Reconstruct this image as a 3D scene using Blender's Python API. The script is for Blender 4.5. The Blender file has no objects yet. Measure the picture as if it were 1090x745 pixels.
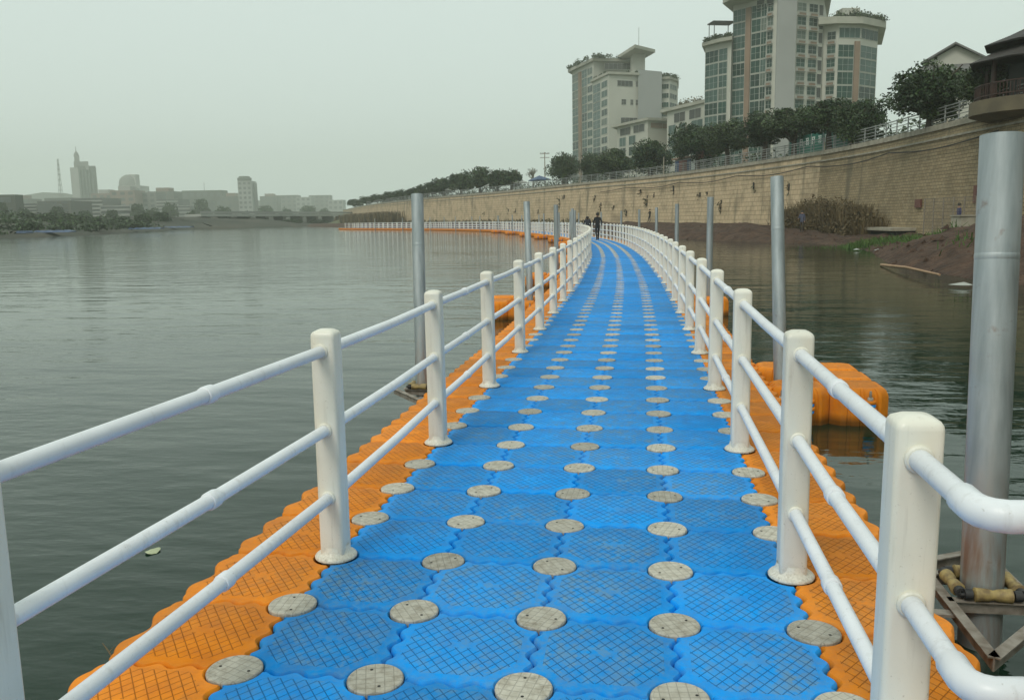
import bpy, bmesh, math, random
import numpy as np
from mathutils import Vector, Matrix
R = math.radians
random.seed(7); RNG = np.random.default_rng(7)
scene = bpy.context.scene
col = scene.collection

# ------------------------------------------------------------------ camera
CAM = np.array([1.3755, -3.5713, 1.5089]); FPX = 915.57
PITCH, YAW, ROLL = 0.15223, -0.15238, -0.01714
Fv = np.array([math.sin(YAW)*math.cos(PITCH), math.cos(YAW)*math.cos(PITCH), -math.sin(PITCH)])
R0 = np.array([math.cos(YAW), -math.sin(YAW), 0.0]); U0 = np.cross(R0, Fv)
Rv = R0*math.cos(ROLL)+U0*math.sin(ROLL); Uv = -R0*math.sin(ROLL)+U0*math.cos(ROLL)
cd = bpy.data.cameras.new('camera'); cam = bpy.data.objects.new('camera', cd); col.objects.link(cam)
m = Matrix.Identity(4)
for i in range(3):
    m[i][0] = Rv[i]; m[i][1] = Uv[i]; m[i][2] = -Fv[i]; m[i][3] = CAM[i]
cam.matrix_world = m
cd.sensor_fit = 'HORIZONTAL'; cd.sensor_width = 36; cd.lens = FPX/1090*36
cd.clip_start = 0.05; cd.clip_end = 8000
scene.camera = cam

# ------------------------------------------------------------------ sky, sun, exposure
SUN_EL, SUN_AZ = R(48), R(205)          # azimuth the light comes from, clockwise from +Y
w = bpy.data.worlds.new('World'); scene.world = w; w.use_nodes = True
wn = w.node_tree.nodes; wl = w.node_tree.links
bg = wn['Background']; bg.inputs['Strength'].default_value = 0.1
sky = wn.new('ShaderNodeTexSky'); sky.sky_type = 'NISHITA'; sky.sun_disc = False
sky.sun_elevation = SUN_EL; sky.sun_rotation = SUN_AZ; sky.dust_density = 6; sky.air_density = 1.5
mixs = wn.new('ShaderNodeMix'); mixs.data_type = 'RGBA'; mixs.inputs[0].default_value = 0.93
mixs.inputs[7].default_value = (6.2, 7.15, 6.75, 1)     # even veil of high haze and cloud
wl.new(sky.outputs[0], mixs.inputs[6]); wl.new(mixs.outputs[2], bg.inputs['Color'])
sd = bpy.data.lights.new('sun', 'SUN'); sd.energy = 1.2; sd.angle = R(22); sd.color = (1, .95, .86)
so = bpy.data.objects.new('sun', sd); col.objects.link(so)
so.rotation_euler = Vector((-math.sin(SUN_AZ)*math.cos(SUN_EL), -math.cos(SUN_AZ)*math.cos(SUN_EL), -math.sin(SUN_EL))).to_track_quat('-Z', 'Y').to_euler()
scene.view_settings.view_transform = 'Standard'; scene.view_settings.look = 'None'
scene.view_settings.exposure = 0.27; scene.view_settings.gamma = 1
scene.cycles.volume_bounces = 1; scene.cycles.max_bounces = 8

WATER = -0.30; WALLTOP = 6.9

def at(px, py, dep):
    """surveyed point: bearing and elevation read off the photograph, dep = metres away"""
    return CAM + dep*(Fv + Rv*(px-545)/FPX + Uv*(372.5-py)/FPX)
def on_z(px, py, z):
    d = Fv + Rv*(px-545)/FPX + Uv*(372.5-py)/FPX
    return CAM + d*((z-CAM[2])/d[2])
HOR = lambda px: 232.03 - 0.01714*(px-545)

# ------------------------------------------------------------------ materials
MATS = {}
def mat(name, c1, c2=None, rough=.6, scale=6, detail=4, bump=0, bscale=40, metal=0, spec=.5, rnd=0, coat=0, bdist=.01):
    if name in MATS: return MATS[name]
    M = bpy.data.materials.new(name); M.use_nodes = True; MATS[name] = M
    n = M.node_tree.nodes; l = M.node_tree.links; b = n['Principled BSDF']
    b.inputs['Roughness'].default_value = rough; b.inputs['Metallic'].default_value = metal
    b.inputs['Specular IOR Level'].default_value = spec; b.inputs['Coat Weight'].default_value = coat
    geo = n.new('ShaderNodeNewGeometry')
    out = None
    if c2 is not None:
        nz = n.new('ShaderNodeTexNoise'); nz.inputs['Scale'].default_value = scale; nz.inputs['Detail'].default_value = detail
        l.new(geo.outputs['Position'], nz.inputs['Vector'])
        rp = n.new('ShaderNodeValToRGB'); rp.color_ramp.elements[0].position = .36; rp.color_ramp.elements[1].position = .66
        rp.color_ramp.elements[0].color = (*c1, 1); rp.color_ramp.elements[1].color = (*c2, 1)
        l.new(nz.outputs['Fac'], rp.inputs[0]); out = rp.outputs[0]
    else:
        rgb = n.new('ShaderNodeRGB'); rgb.outputs[0].default_value = (*c1, 1); out = rgb.outputs[0]
    if rnd:
        oi = n.new('ShaderNodeNewGeometry'); hs = n.new('ShaderNodeHueSaturation')
        mr = n.new('ShaderNodeMapRange'); mr.inputs[3].default_value = 1-rnd; mr.inputs[4].default_value = 1+rnd
        l.new(oi.outputs['Random Per Island'], mr.inputs[0]); l.new(mr.outputs[0], hs.inputs['Value']); l.new(out, hs.inputs['Color']); out = hs.outputs[0]
    l.new(out, b.inputs['Base Color'])
    if bump:
        n2 = n.new('ShaderNodeTexNoise'); n2.inputs['Scale'].default_value = bscale; n2.inputs['Detail'].default_value = 5
        l.new(geo.outputs['Position'], n2.inputs['Vector'])
        bp = n.new('ShaderNodeBump'); bp.inputs['Strength'].default_value = bump; bp.inputs['Distance'].default_value = bdist
        l.new(n2.outputs['Fac'], bp.inputs['Height']); l.new(bp.outputs[0], b.inputs['Normal'])
    return M

class NT:
    """small node-graph writer"""
    def __init__(s, name):
        s.M = bpy.data.materials.new(name); s.M.use_nodes = True; MATS[name] = s.M
        s.n = s.M.node_tree.nodes; s.l = s.M.node_tree.links; s.b = s.n['Principled BSDF']
    def new(s, t, **k):
        o = s.n.new(t)
        for a, v in k.items(): setattr(o, a, v)
        return o
    def setin(s, node, i, v):
        if hasattr(v, 'links') or isinstance(v, bpy.types.NodeSocket): s.l.new(v, node.inputs[i])
        else: node.inputs[i].default_value = v
    def math(s, op, a, b=0.0, c=0.0):
        o = s.n.new('ShaderNodeMath'); o.operation = op
        s.setin(o, 0, a); s.setin(o, 1, b); s.setin(o, 2, c); return o.outputs[0]
    def mix(s, f, a, b):
        o = s.n.new('ShaderNodeMix'); o.data_type = 'RGBA'
        s.setin(o, 0, f); s.setin(o, 6, a); s.setin(o, 7, b); return o.outputs[2]
    def noise(s, vec, scale, detail=4, rough=.55):
        o = s.n.new('ShaderNodeTexNoise'); o.inputs['Scale'].default_value = scale; o.inputs['Detail'].default_value = detail
        o.inputs['Roughness'].default_value = rough; s.l.new(vec, o.inputs['Vector']); return o.outputs['Fac']
    def rng(s, v, a, b, c=0.0, d=1.0):
        o = s.n.new('ShaderNodeMapRange'); s.setin(o, 0, v); o.inputs[1].default_value = a; o.inputs[2].default_value = b
        o.inputs[3].default_value = c; o.inputs[4].default_value = d; return o.outputs[0]
    def bump(s, h, strength, dist, normal=None):
        o = s.n.new('ShaderNodeBump'); o.inputs['Strength'].default_value = strength; o.inputs['Distance'].default_value = dist
        s.l.new(h, o.inputs['Height'])
        if normal: s.l.new(normal, o.inputs['Normal'])
        return o.outputs[0]

def plastic(name, base, dark, dirt, grooves, dirt_amt=.55):
    """moulded polyethylene deck float; grooves = cross-hatched anti-slip panel"""
    t = NT(name); geo = t.new('ShaderNodeNewGeometry'); tc = t.new('ShaderNodeTexCoord'); oi = t.new('ShaderNodeObjectInfo')
    pos = geo.outputs['Position']
    big = t.noise(pos, 1.3, 5, .6); fine = t.noise(pos, 38, 6, .65); mid = t.noise(pos, 9, 5, .6)
    c = t.mix(t.rng(mid, .35, .7), (*base, 1), (*dark, 1))
    fade = tuple(min(1, k*.9+.035) for k in base); c = t.mix(t.math('MULTIPLY', t.rng(big, .42, .68), t.rng(oi.outputs['Random'], 0, 1, .1, .55)), c, (*fade, 1))     # sun-bleached patches
    rv = t.rng(oi.outputs['Random'], 0, 1, .74, 1.04)
    hs = t.new('ShaderNodeHueSaturation'); t.l.new(rv, hs.inputs['Value']); t.l.new(c, hs.inputs['Color']); c = hs.outputs[0]
    d = t.math('MULTIPLY', t.rng(fine, .38, .66), t.rng(big, .35, .62))
    d = t.math('MULTIPLY', t.math('ADD', d, t.math('MULTIPLY', t.rng(mid, .5, .7), .35)), dirt_amt)
    height = t.math('MULTIPLY', fine, .08)
    if grooves:
        sp = t.new('ShaderNodeSeparateXYZ'); t.l.new(tc.outputs['Object'], sp.inputs[0])
        x, y = sp.outputs[0], sp.outputs[1]
        u = t.math('ADD', t.math('MULTIPLY', x, .80), t.math('MULTIPLY', y, .60)); v = t.math('SUBTRACT', t.math('MULTIPLY', x, .80), t.math('MULTIPLY', y, .60))
        gu = t.math('PINGPONG', u, .0178); gv = t.math('PINGPONG', v, .0178)
        g = t.math('MINIMUM', gu, gv)
        hgt = t.rng(g, .0006, .0024)
        cx = t.math('ABSOLUTE', x); cy = t.math('ABSOLUTE', y)
        plate = t.math('MULTIPLY', t.math('LESS_THAN', cx, .045), t.math('LESS_THAN', cy, .022))   # moulded maker's plate
        hgt = t.math('MAXIMUM', hgt, plate)
        height = t.math('ADD', height, hgt)
        groove = t.math('SUBTRACT', 1.0, hgt)
        cu = t.math('FLOOR', t.math('DIVIDE', t.math('ADD', u, .0178), .0356)); cv = t.math('FLOOR', t.math('DIVIDE', t.math('ADD', v, .0178), .0356))
        cb = t.new('ShaderNodeCombineXYZ'); t.l.new(cu, cb.inputs[0]); t.l.new(cv, cb.inputs[1]); t.l.new(oi.outputs['Random'], cb.inputs[2])
        wn_ = t.new('ShaderNodeTexWhiteNoise'); t.l.new(cb.outputs[0], wn_.inputs[0])     # trodden dirt stays on some of the lozenges
        d = t.math('ADD', d, t.math('MULTIPLY', t.math('MULTIPLY', t.rng(wn_.outputs[0], .3, 1), t.rng(big, .36, .6, .2, 1)), .8*dirt_amt))
        gcol = (*[k*.2 for k in dark], 1)
    sz = t.new('ShaderNodeSeparateXYZ'); t.l.new(pos, sz.inputs[0])
    d = t.math('MINIMUM', d, .8)
    slime = t.rng(sz.outputs[2], -.20, -.27)
    c = t.mix(d, c, (*dirt, 1))
    c = t.mix(t.math('MULTIPLY', slime, .75), c, (.02, .022, .010, 1))      # algae at the waterline
    if grooves: c = t.mix(t.math('MULTIPLY', groove, .55), c, gcol)
    t.l.new(c, t.b.inputs['Base Color'])
    t.l.new(t.rng(d, 0, .5, .5, .8), t.b.inputs['Roughness'])
    t.l.new(t.bump(height, .75, .0035), t.b.inputs['Normal'])
    t.b.inputs['Specular IOR Level'].default_value = .09
    return t.M

BLUE, BLUED = (.001, .33, .90), (.001, .245, .74)
ORNG, ORNGD = (.86, .275, .014), (.70, .20, .010)
M_blue_panel = plastic('blue_panel', BLUE, BLUED, (.18, .28, .31), True, .46)
M_blue_rim = plastic('blue_rim', BLUE, BLUED, (.18, .27, .30), False, .42)
M_or_panel = plastic('orange_panel', ORNG, ORNGD, (.34, .21, .10), True, .30)
M_or_rim = plastic('orange_rim', ORNG, ORNGD, (.36, .22, .11), False, .30)
M_blue_far = plastic('blue_far', BLUE, BLUED, (.18, .23, .24), False, .5)
M_or_far = plastic('orange_far', ORNG, ORNGD, (.30, .2, .11), False, .35)

def cap_material():
    t = NT('cap_grey'); geo = t.new('ShaderNodeNewGeometry'); tc = t.new('ShaderNodeTexCoord'); oi = t.new('ShaderNodeObjectInfo')
    sp = t.new('ShaderNodeSeparateXYZ'); t.l.new(tc.outputs['Object'], sp.inputs[0])
    gx = t.math('PINGPONG', sp.outputs[0], .0155); gy = t.math('PINGPONG', sp.outputs[1], .0155)
    g = t.rng(t.math('MINIMUM', gx, gy), .0006, .0024)
    n1 = t.noise(geo.outputs['Position'], 24, 6, .65); n2 = t.noise(geo.outputs['Position'], 3, 3)
    c = t.mix(t.math('MULTIPLY', t.rng(n1, .42, .68), t.rng(n2, .3, .6, .3, 1)), (.52, .495, .42, 1), (.29, .26, .20, 1))
    c = t.mix(t.math('MULTIPLY', t.math('SUBTRACT', 1.0, g), .38), c, (.14, .13, .10, 1))
    hs = t.new('ShaderNodeHueSaturation'); t.l.new(t.rng(oi.outputs['Random'], 0, 1, .72, 1.12), hs.inputs['Value']); t.l.new(c, hs.inputs['Color'])
    t.l.new(hs.outputs[0], t.b.inputs['Base Color']); t.b.inputs['Roughness'].default_value = .7
    t.l.new(t.bump(g, .6, .002), t.b.inputs['Normal'])
    return t.M
M_cap = cap_material()
M_cap_far = mat('cap_far', (.48, .47, .42), (.34, .33, .28), .75, 8)
M_hole = mat('dark_hole', (.02, .02, .018), None, .8)
def painted(name, c1, c2, grime):
    t = NT(name); geo = t.new('ShaderNodeNewGeometry'); pos = geo.outputs['Position']; oi = t.new('ShaderNodeObjectInfo')
    mp = t.new('ShaderNodeMapping'); mp.inputs['Scale'].default_value = (34, 34, 2.5); t.l.new(pos, mp.inputs[0])
    sp = t.new('ShaderNodeSeparateXYZ'); t.l.new(pos, sp.inputs[0])
    streak = t.noise(mp.outputs[0], 1, 4, .6); spk = t.noise(pos, 95, 3, .6); big = t.noise(pos, 5, 4)
    c = t.mix(t.rng(big, .35, .65), (*c1, 1), (*c2, 1))
    g = t.math('ADD', t.math('MULTIPLY', t.rng(streak, .56, .74), .28), t.math('MULTIPLY', t.rng(spk, .66, .74), .45))
    g = t.math('ADD', g, t.math('MULTIPLY', t.rng(sp.outputs[2], .09, .0), t.rng(spk, .35, .7, .1, .6)))
    c = t.mix(t.math('MINIMUM', g, .7), c, (*grime, 1))
    hs = t.new('ShaderNodeHueSaturation'); t.l.new(t.rng(oi.outputs['Random'], 0, 1, .92, 1.03), hs.inputs['Value']); t.l.new(c, hs.inputs['Color'])
    t.l.new(hs.outputs[0], t.b.inputs['Base Color']); t.l.new(t.rng(g, 0, .5, .36, .7), t.b.inputs['Roughness'])
    t.l.new(t.bump(spk, .12, .002), t.b.inputs['Normal']); return t.M
M_post = painted('cream_paint', (.76, .745, .66), (.71, .69, .60), (.30, .26, .19))
M_rail = painted('white_paint', (.77, .795, .83), (.71, .73, .76), (.34, .33, .30))

def steel_material():
    t = NT('galvanised_steel'); geo = t.new('ShaderNodeNewGeometry')
    mp = t.new('ShaderNodeMapping'); mp.inputs['Scale'].default_value = (14, 14, 1.2); t.l.new(geo.outputs['Position'], mp.inputs[0])
    n1 = t.noise(mp.outputs[0], 1, 5, .6); n2 = t.noise(geo.outputs['Position'], 11, 5, .6)
    sp = t.new('ShaderNodeSeparateXYZ'); t.l.new(geo.outputs['Position'], sp.inputs[0])
    c = t.mix(t.rng(n1, .35, .65), (.30, .34, .35, 1), (.46, .50, .51, 1))
    rust = t.math('MULTIPLY', t.rng(n1, .44, .62), t.rng(sp.outputs[2], .55, .1, 0, .75))
    rust = t.math('ADD', rust, t.math('MULTIPLY', t.rng(n2, .64, .74), .5))
    c = t.mix(t.math('MINIMUM', rust, .85), c, (.22, .11, .05, 1))
    t.l.new(c, t.b.inputs['Base Color']); t.b.inputs['Metallic'].default_value = .65
    t.l.new(t.rng(n2, .3, .7, .38, .6), t.b.inputs['Roughness'])
    return t.M
M_steel = steel_material()
M_frame = mat('weathered_steel', (.30, .27, .23), (.16, .13, .10), .65, 18, metal=.2)
M_roller = mat('yellow_roller', (.36, .27, .10), (.16, .11, .05), .6, 30)
M_rubber = mat('black_rubber', (.025, .025, .025), None, .6)
M_boltblue = mat('lug_blue', BLUE, BLUED, .5, 10)

def water_material():
    t = NT('river_water'); geo = t.new('ShaderNodeNewGeometry'); pos = geo.outputs['Position']
    mp = t.new('ShaderNodeMapping'); mp.inputs['Rotation'].default_value = (0, 0, R(9)); mp.inputs['Scale'].default_value = (.55, 1.5, 1); t.l.new(pos, mp.inputs[0])
    mp2 = t.new('ShaderNodeMapping'); mp2.inputs['Rotation'].default_value = (0, 0, R(-14)); mp2.inputs['Scale'].default_value = (.8, 1.8, 1); t.l.new(pos, mp2.inputs[0])
    a = t.noise(mp.outputs[0], .9, 2, .5); b = t.noise(mp2.outputs[0], 3.6, 3, .55)
    patch = t.noise(pos, .11, 3)
    h = t.math('ADD', t.math('MULTIPLY', a, 1.0), t.math('MULTIPLY', t.math('MULTIPLY', b, .32), t.rng(patch, .35, .65, .25, 1.25)))
    sx = t.new('ShaderNodeSeparateXYZ'); t.l.new(pos, sx.inputs[0]); h = t.math('MULTIPLY', h, t.rng(sx.outputs[0], 2.5, 7, 1, .45))    # sheltered behind the walkway
    t.l.new(t.bump(h, .5, .07), t.b.inputs['Normal'])
    t.b.inputs['Base Color'].default_value = (.010, .026, .015, 1)
    t.b.inputs['Specular IOR Level'].default_value = .40; t.b.inputs['Specular Tint'].default_value = (.90, 1, .92, 1)
    t.b.inputs['Roughness'].default_value = .045; t.b.inputs['IOR'].default_value = 1.333
    return t.M
M_water = water_material()

def wall_material(name, bw, bh, c1, c2, mortar, rough_amt):
    t = NT(name); tc = t.new('ShaderNodeTexCoord'); geo = t.new('ShaderNodeNewGeometry'); pos = geo.outputs['Position']
    uv = tc.outputs['UV']
    wob = t.new('ShaderNodeTexNoise'); wob.inputs['Scale'].default_value = .9; t.l.new(uv, wob.inputs['Vector'])
    vm = t.new('ShaderNodeVectorMath', operation='MULTIPLY_ADD'); t.l.new(wob.outputs['Color'], vm.inputs[0]); vm.inputs[1].default_value = (rough_amt*.3, rough_amt*.18, 0); t.l.new(uv, vm.inputs[2])
    br = t.new('ShaderNodeTexBrick'); t.l.new(vm.outputs[0], br.inputs['Vector'])
    br.inputs['Scale'].default_value = 1; br.inputs['Brick Width'].default_value = bw; br.inputs['Row Height'].default_value = bh
    br.inputs['Mortar Size'].default_value = bh*.09; br.inputs['Mortar Smooth'].default_value = .3
    br.inputs['Color1'].default_value = (*c1, 1); br.inputs['Color2'].default_value = (*c2, 1); br.inputs['Mortar'].default_value = (*mortar, 1)
    n1 = t.noise(pos, .5, 6, .65); n2 = t.noise(pos, 2.6, 5, .6)
    c = t.mix(t.math('MULTIPLY', t.rng(n2, .55, .72), rough_amt), br.outputs[0], (.36, .31, .21, 1))
    c = t.mix(t.math('MULTIPLY', t.rng(n1, .46, .72), .65), c, (.14, .115, .07, 1))
    mp = t.new('ShaderNodeMapping'); mp.inputs['Scale'].default_value = (.7, .06, 1); t.l.new(uv, mp.inputs[0])
    streak = t.noise(mp.outputs[0], 1, 4, .6)
    c = t.mix(t.math('MULTIPLY', t.rng(streak, .56, .70), .62), c, (.09, .085, .06, 1))
    t.l.new(c, t.b.inputs['Base Color']); t.b.inputs['Roughness'].default_value = .9
    h = t.math('ADD', t.math('MULTIPLY', t.math('SUBTRACT', 1.0, br.outputs['Fac']), .6), t.math('MULTIPLY', n2, .5))
    t.l.new(t.bump(h, .8, .08), t.b.inputs['Normal'])
    return t.M
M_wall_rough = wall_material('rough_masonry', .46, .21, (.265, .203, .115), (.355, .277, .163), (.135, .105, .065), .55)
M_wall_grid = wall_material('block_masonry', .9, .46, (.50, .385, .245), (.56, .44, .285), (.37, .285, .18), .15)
M_soil = mat('dark_soil', (.045, .023, .013), (.10, .055, .033), .95, 1.6, 9, bump=1, bscale=6, bdist=.3)
M_ledge = mat('concrete', (.36, .33, .26), (.25, .23, .18), .85, 2)
M_grass = mat('grass_blades', (.045, .10, .018), (.08, .135, .03), .8, .8, rnd=.35)
M_slope = mat('grassy_ground', (.07, .09, .035), (.12, .115, .055), .95, .12, 6)
M_reed = mat('dry_reed', (.085, .062, .03), (.13, .098, .048), .85, .5, rnd=.4)
M_leaf = mat('dark_leaf', (.012, .032, .008), (.036, .066, .016), .6, .45, rnd=.65)
M_leaf2 = mat('mid_leaf', (.03, .05, .017), (.05, .075, .025), .6, .35, rnd=.5)
M_leaf3 = mat('olive_leaf', (.022, .042, .010), (.052, .082, .022), .6, .45, rnd=.65)
M_leafdry = mat('dry_leaf', (.10, .095, .05), (.16, .13, .08), .8, .6, rnd=.4)
M_bark = mat('bark', (.09, .07, .05), (.05, .04, .03), .9, 3)
M_white = mat('building_white', (.46, .455, .40), (.38, .38, .33), .8, .09, 5)
M_grey = mat('building_grey', (.33, .335, .325), (.28, .285, .275), .8, .09, 5)
M_brown = mat('building_brown', (.25, .17, .12), (.20, .135, .095), .8, .3)
M_glass = mat('green_glass', (.006, .038, .028), (.016, .065, .05), .3, .35, spec=.2)
M_glass2 = mat('pale_green_glass', (.018, .055, .047), (.05, .10, .088), .3, .3, spec=.25)
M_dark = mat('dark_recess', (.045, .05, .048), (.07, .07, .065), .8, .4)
M_slab = mat('roof_slab', (.36, .355, .30), (.28, .28, .23), .85, .2)
M_wood = mat('dark_wood', (.030, .013, .009), (.05, .019, .012), .6, 2)
M_tile = mat('grey_roof_tile', (.16, .16, .155), (.11, .11, .11), .8, 1.2, bump=.5, bscale=3)
M_tiledark = mat('dark_roof_tile', (.028, .024, .022), (.04, .034, .03), .75, 2)
M_fence = mat('grey_fence_metal', (.30, .31, .30), (.24, .25, .24), .5, 2, metal=.2)
M_green = mat('green_hoarding', (.015, .16, .115), (.02, .13, .095), .5, .5)
M_signwhite = mat('sign_white', (.75, .78, .74), None, .6)
M_red = mat('faded_red', (.15, .055, .04), (.12, .05, .04), .6, 1)
M_bluetarp = mat('blue_tarp', (.03, .06, .13), (.05, .09, .17), .6, .2)
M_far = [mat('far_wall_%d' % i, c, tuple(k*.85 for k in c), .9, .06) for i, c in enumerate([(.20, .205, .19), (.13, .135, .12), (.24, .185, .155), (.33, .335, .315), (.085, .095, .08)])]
M_farwin = mat('far_window', (.07, .085, .085), (.10, .115, .11), .3, .1)
M_farwhite = mat('far_balcony', (.36, .37, .34), (.28, .29, .27), .8, .08)
M_wire = mat('black_cable', (.03, .028, .025), None, .7)
M_wooden = mat('pale_wood', (.40, .25, .15), (.30, .19, .11), .8, 4)

# ------------------------------------------------------------------ mesh helpers
class MB:
    def __init__(s): s.v = []; s.f = []; s.mi = []
    def add(s, vs, fs, mi=0):
        o = len(s.v); s.v += [tuple(map(float, p)) for p in vs]; s.f += [tuple(i+o for i in f) for f in fs]; s.mi += [mi]*len(fs); return s
    def box(s, c, d, rz=0, mi=0):
        x, y, z = d[0]/2, d[1]/2, d[2]/2; ca, sa = math.cos(rz), math.sin(rz)
        vs = [(c[0]+ca*a-sa*b, c[1]+sa*a+ca*b, c[2]+e) for a, b, e in ((-x,-y,-z),(x,-y,-z),(x,y,-z),(-x,y,-z),(-x,-y,z),(x,-y,z),(x,y,z),(-x,y,z))]
        return s.add(vs, [(0,3,2,1),(4,5,6,7),(0,1,5,4),(1,2,6,5),(2,3,7,6),(3,0,4,7)], mi)
    def bar(s, a, b, wd, ht, mi=0):
        a = np.array(a, float); b = np.array(b, float); t = (b-a)/np.linalg.norm(b-a)
        up = np.array([0, 0, 1.]) if abs(t[2]) < .95 else np.array([1., 0, 0])
        n = np.cross(t, up); n /= np.linalg.norm(n); u = np.cross(n, t)
        vs = [p+n*sx*wd/2+u*sz*ht/2 for p in (a, b) for sx, sz in ((-1,-1),(1,-1),(1,1),(-1,1))]
        return s.add(vs, [(3,2,1,0),(4,5,6,7),(0,1,5,4),(1,2,6,5),(2,3,7,6),(3,0,4,7)], mi)
    def prism(s, poly, z0, z1, mi=0, top=None):
        n = len(poly); a = sum(poly[i][0]*poly[(i+1)%n][1]-poly[(i+1)%n][0]*poly[i][1] for i in range(n))
        if a < 0: poly = poly[::-1]
        vs = [(p[0], p[1], z0) for p in poly]+[(p[0], p[1], z1) for p in (top or poly)]
        return s.add(vs, [tuple(range(n-1, -1, -1)), tuple(range(n, 2*n))]+[(i, (i+1)%n, (i+1)%n+n, i+n) for i in range(n)], mi)
    def tube(s, path, r, seg=12, caps=True, mi=0):
        path = [np.array(p, float) for p in path]; n = len(path); rs = r if hasattr(r, '__len__') else [r]*n
        vs = []; t0 = path[1]-path[0]; t0 /= np.linalg.norm(t0)
        u = np.cross(t0, [0, 0, 1.] if abs(t0[2]) < .9 else [1., 0, 0]); u /= np.linalg.norm(u)
        for i, p in enumerate(path):
            t = path[min(i+1, n-1)]-path[max(i-1, 0)]; t /= np.linalg.norm(t)
            u = u-t*np.dot(u, t); u /= np.linalg.norm(u); vv = np.cross(t, u)
            for k in range(seg):
                a = 2*math.pi*k/seg; vs.append(p+rs[i]*(u*math.cos(a)+vv*math.sin(a)))
        fs = [(i*seg+k, i*seg+(k+1)%seg, (i+1)*seg+(k+1)%seg, (i+1)*seg+k) for i in range(n-1) for k in range(seg)]
        if caps: fs += [tuple(range(seg-1, -1, -1)), tuple(range((n-1)*seg, n*seg))]
        return s.add(vs, fs, mi)
    def lathe(s, prof, c=(0,0,0), seg=24, mi=0, close=True):
        vs = [(c[0]+r*math.cos(2*math.pi*k/seg), c[1]+r*math.sin(2*math.pi*k/seg), c[2]+z) for r, z in prof for k in range(seg)]
        n = len(prof)
        fs = [(i*seg+k, i*seg+(k+1)%seg, (i+1)*seg+(k+1)%seg, (i+1)*seg+k) for i in range(n-1) for k in range(seg)]
        if close: fs += [tuple(range(seg-1, -1, -1)), tuple(range((n-1)*seg, n*seg))]
        return s.add(vs, fs, mi)
    def mesh(s, name, mats, smooth=False, org=(0,0,0)):
        me = bpy.data.meshes.new(name)
        me.from_pydata([(x-org[0], y-org[1], z-org[2]) for x, y, z in s.v], [], s.f)
        for M in (mats if isinstance(mats, (list, tuple)) else [mats]): me.materials.append(M)
        me.polygons.foreach_set('material_index', s.mi)
        if smooth:
            me.polygons.foreach_set('use_smooth', [True]*len(s.f))
            try: me.set_sharp_from_angle(angle=R(smooth if smooth > 1 else 40))
            except Exception: pass
        me.update(); return me
    def build(s, name, mats, parent=None, smooth=False):
        org = wloc(parent) if parent is not None else (0, 0, 0)
        return place(name, s.mesh(name, mats, smooth, org), parent)

def wloc(o):
    v = Vector((0, 0, 0))
    while o is not None: v = v+o.location; o = o.parent
    return v
def place(name, me, parent=None, loc=None, rz=0, scale=None):
    o = bpy.data.objects.new(name, me); col.objects.link(o)
    if parent is not None: o.parent = parent
    if loc is not None: o.location = Vector([float(k) for k in loc])-(wloc(parent) if parent is not None else Vector((0, 0, 0)))
    if rz: o.rotation_euler.z = rz
    if scale is not None: o.scale = scale
    return o
def tag(o, label, cat, group=None):
    o['label'] = label; o['category'] = cat
    if group: o['group'] = group
    return o
def thing(name, loc, label, cat, group=None):
    o = bpy.data.objects.new(name, None); col.objects.link(o); o.location = Vector([float(k) for k in loc]); o.empty_display_size = .2
    return tag(o, label, cat, group)
def struct(o): o['kind'] = 'structure'; return o
def stuff(o): o['kind'] = 'stuff'; return o
def origin_base(o):
    """move a top-level mesh's origin to the middle of its base"""
    me = o.data; n = len(me.vertices); a = np.empty(n*3, 'f'); me.vertices.foreach_get('co', a); a = a.reshape(-1, 3)
    c = (a.min(0)+a.max(0))/2; c[2] = a[:, 2].min(); me.vertices.foreach_set('co', (a-c).ravel()); me.update(); o.location = c.tolist(); return o

def spline(pts, step):
    """Catmull-Rom through pts, resampled at equal arc length"""
    P = np.array(pts, float); P = np.vstack([2*P[0]-P[1], P, 2*P[-1]-P[-2]]); out = []
    for i in range(1, len(P)-2):
        for t in np.linspace(0, 1, 40, endpoint=False):
            p0, p1, p2, p3 = P[i-1:i+3]
            out.append(.5*((2*p1)+(-p0+p2)*t+(2*p0-5*p1+4*p2-p3)*t*t+(-p0+3*p1-3*p2+p3)*t**3))
    out.append(P[-2]); out = np.array(out)
    s = np.concatenate([[0], np.cumsum(np.linalg.norm(np.diff(out, axis=0), axis=1))])
    q = np.arange(0, s[-1], step)
    return np.stack([np.interp(q, s, out[:, k]) for k in range(out.shape[1])], 1), s[-1]

# ------------------------------------------------------------------ water
wm = MB(); N = 24
ring = [(1650*math.cos(2*math.pi*k/N), 1650*math.sin(2*math.pi*k/N), WATER) for k in range(N)]
wm.add(ring, [tuple(range(N))]); struct(wm.build('river_water', M_water))

# ------------------------------------------------------------------ retaining wall line and right bank
WALL = [(26, -60), (24.5, -20), (23, 10), (22, 30), (20.5, 50), (16.9, 77.7), (4.7, 113.3), (-8.6, 137.6), (-29, 175), (-56.6, 219), (-98, 300), (-152, 428)]
WP, WLEN = spline(WALL, 2.0)
def wall_at(px):
    """arc index on the wall seen at image column px"""
    d = WP-CAM[:2]; dep = d@Fv[:2]/math.cos(PITCH); lat = d@R0[:2]; ok = dep > 5
    x = np.where(ok, 545+FPX*lat/np.maximum(dep, 1)*1.0117, 9e9); return int(np.argmin(np.abs(x-px)))
WT = np.gradient(WP, axis=0); WT /= np.linalg.norm(WT, axis=1)[:, None]; WN = np.stack([-WT[:, 1], WT[:, 0]], 1)   # towards the river
def wpt(i, off, z): return (WP[i, 0]+WN[i, 0]*off, WP[i, 1]+WN[i, 1]*off, z)
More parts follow.
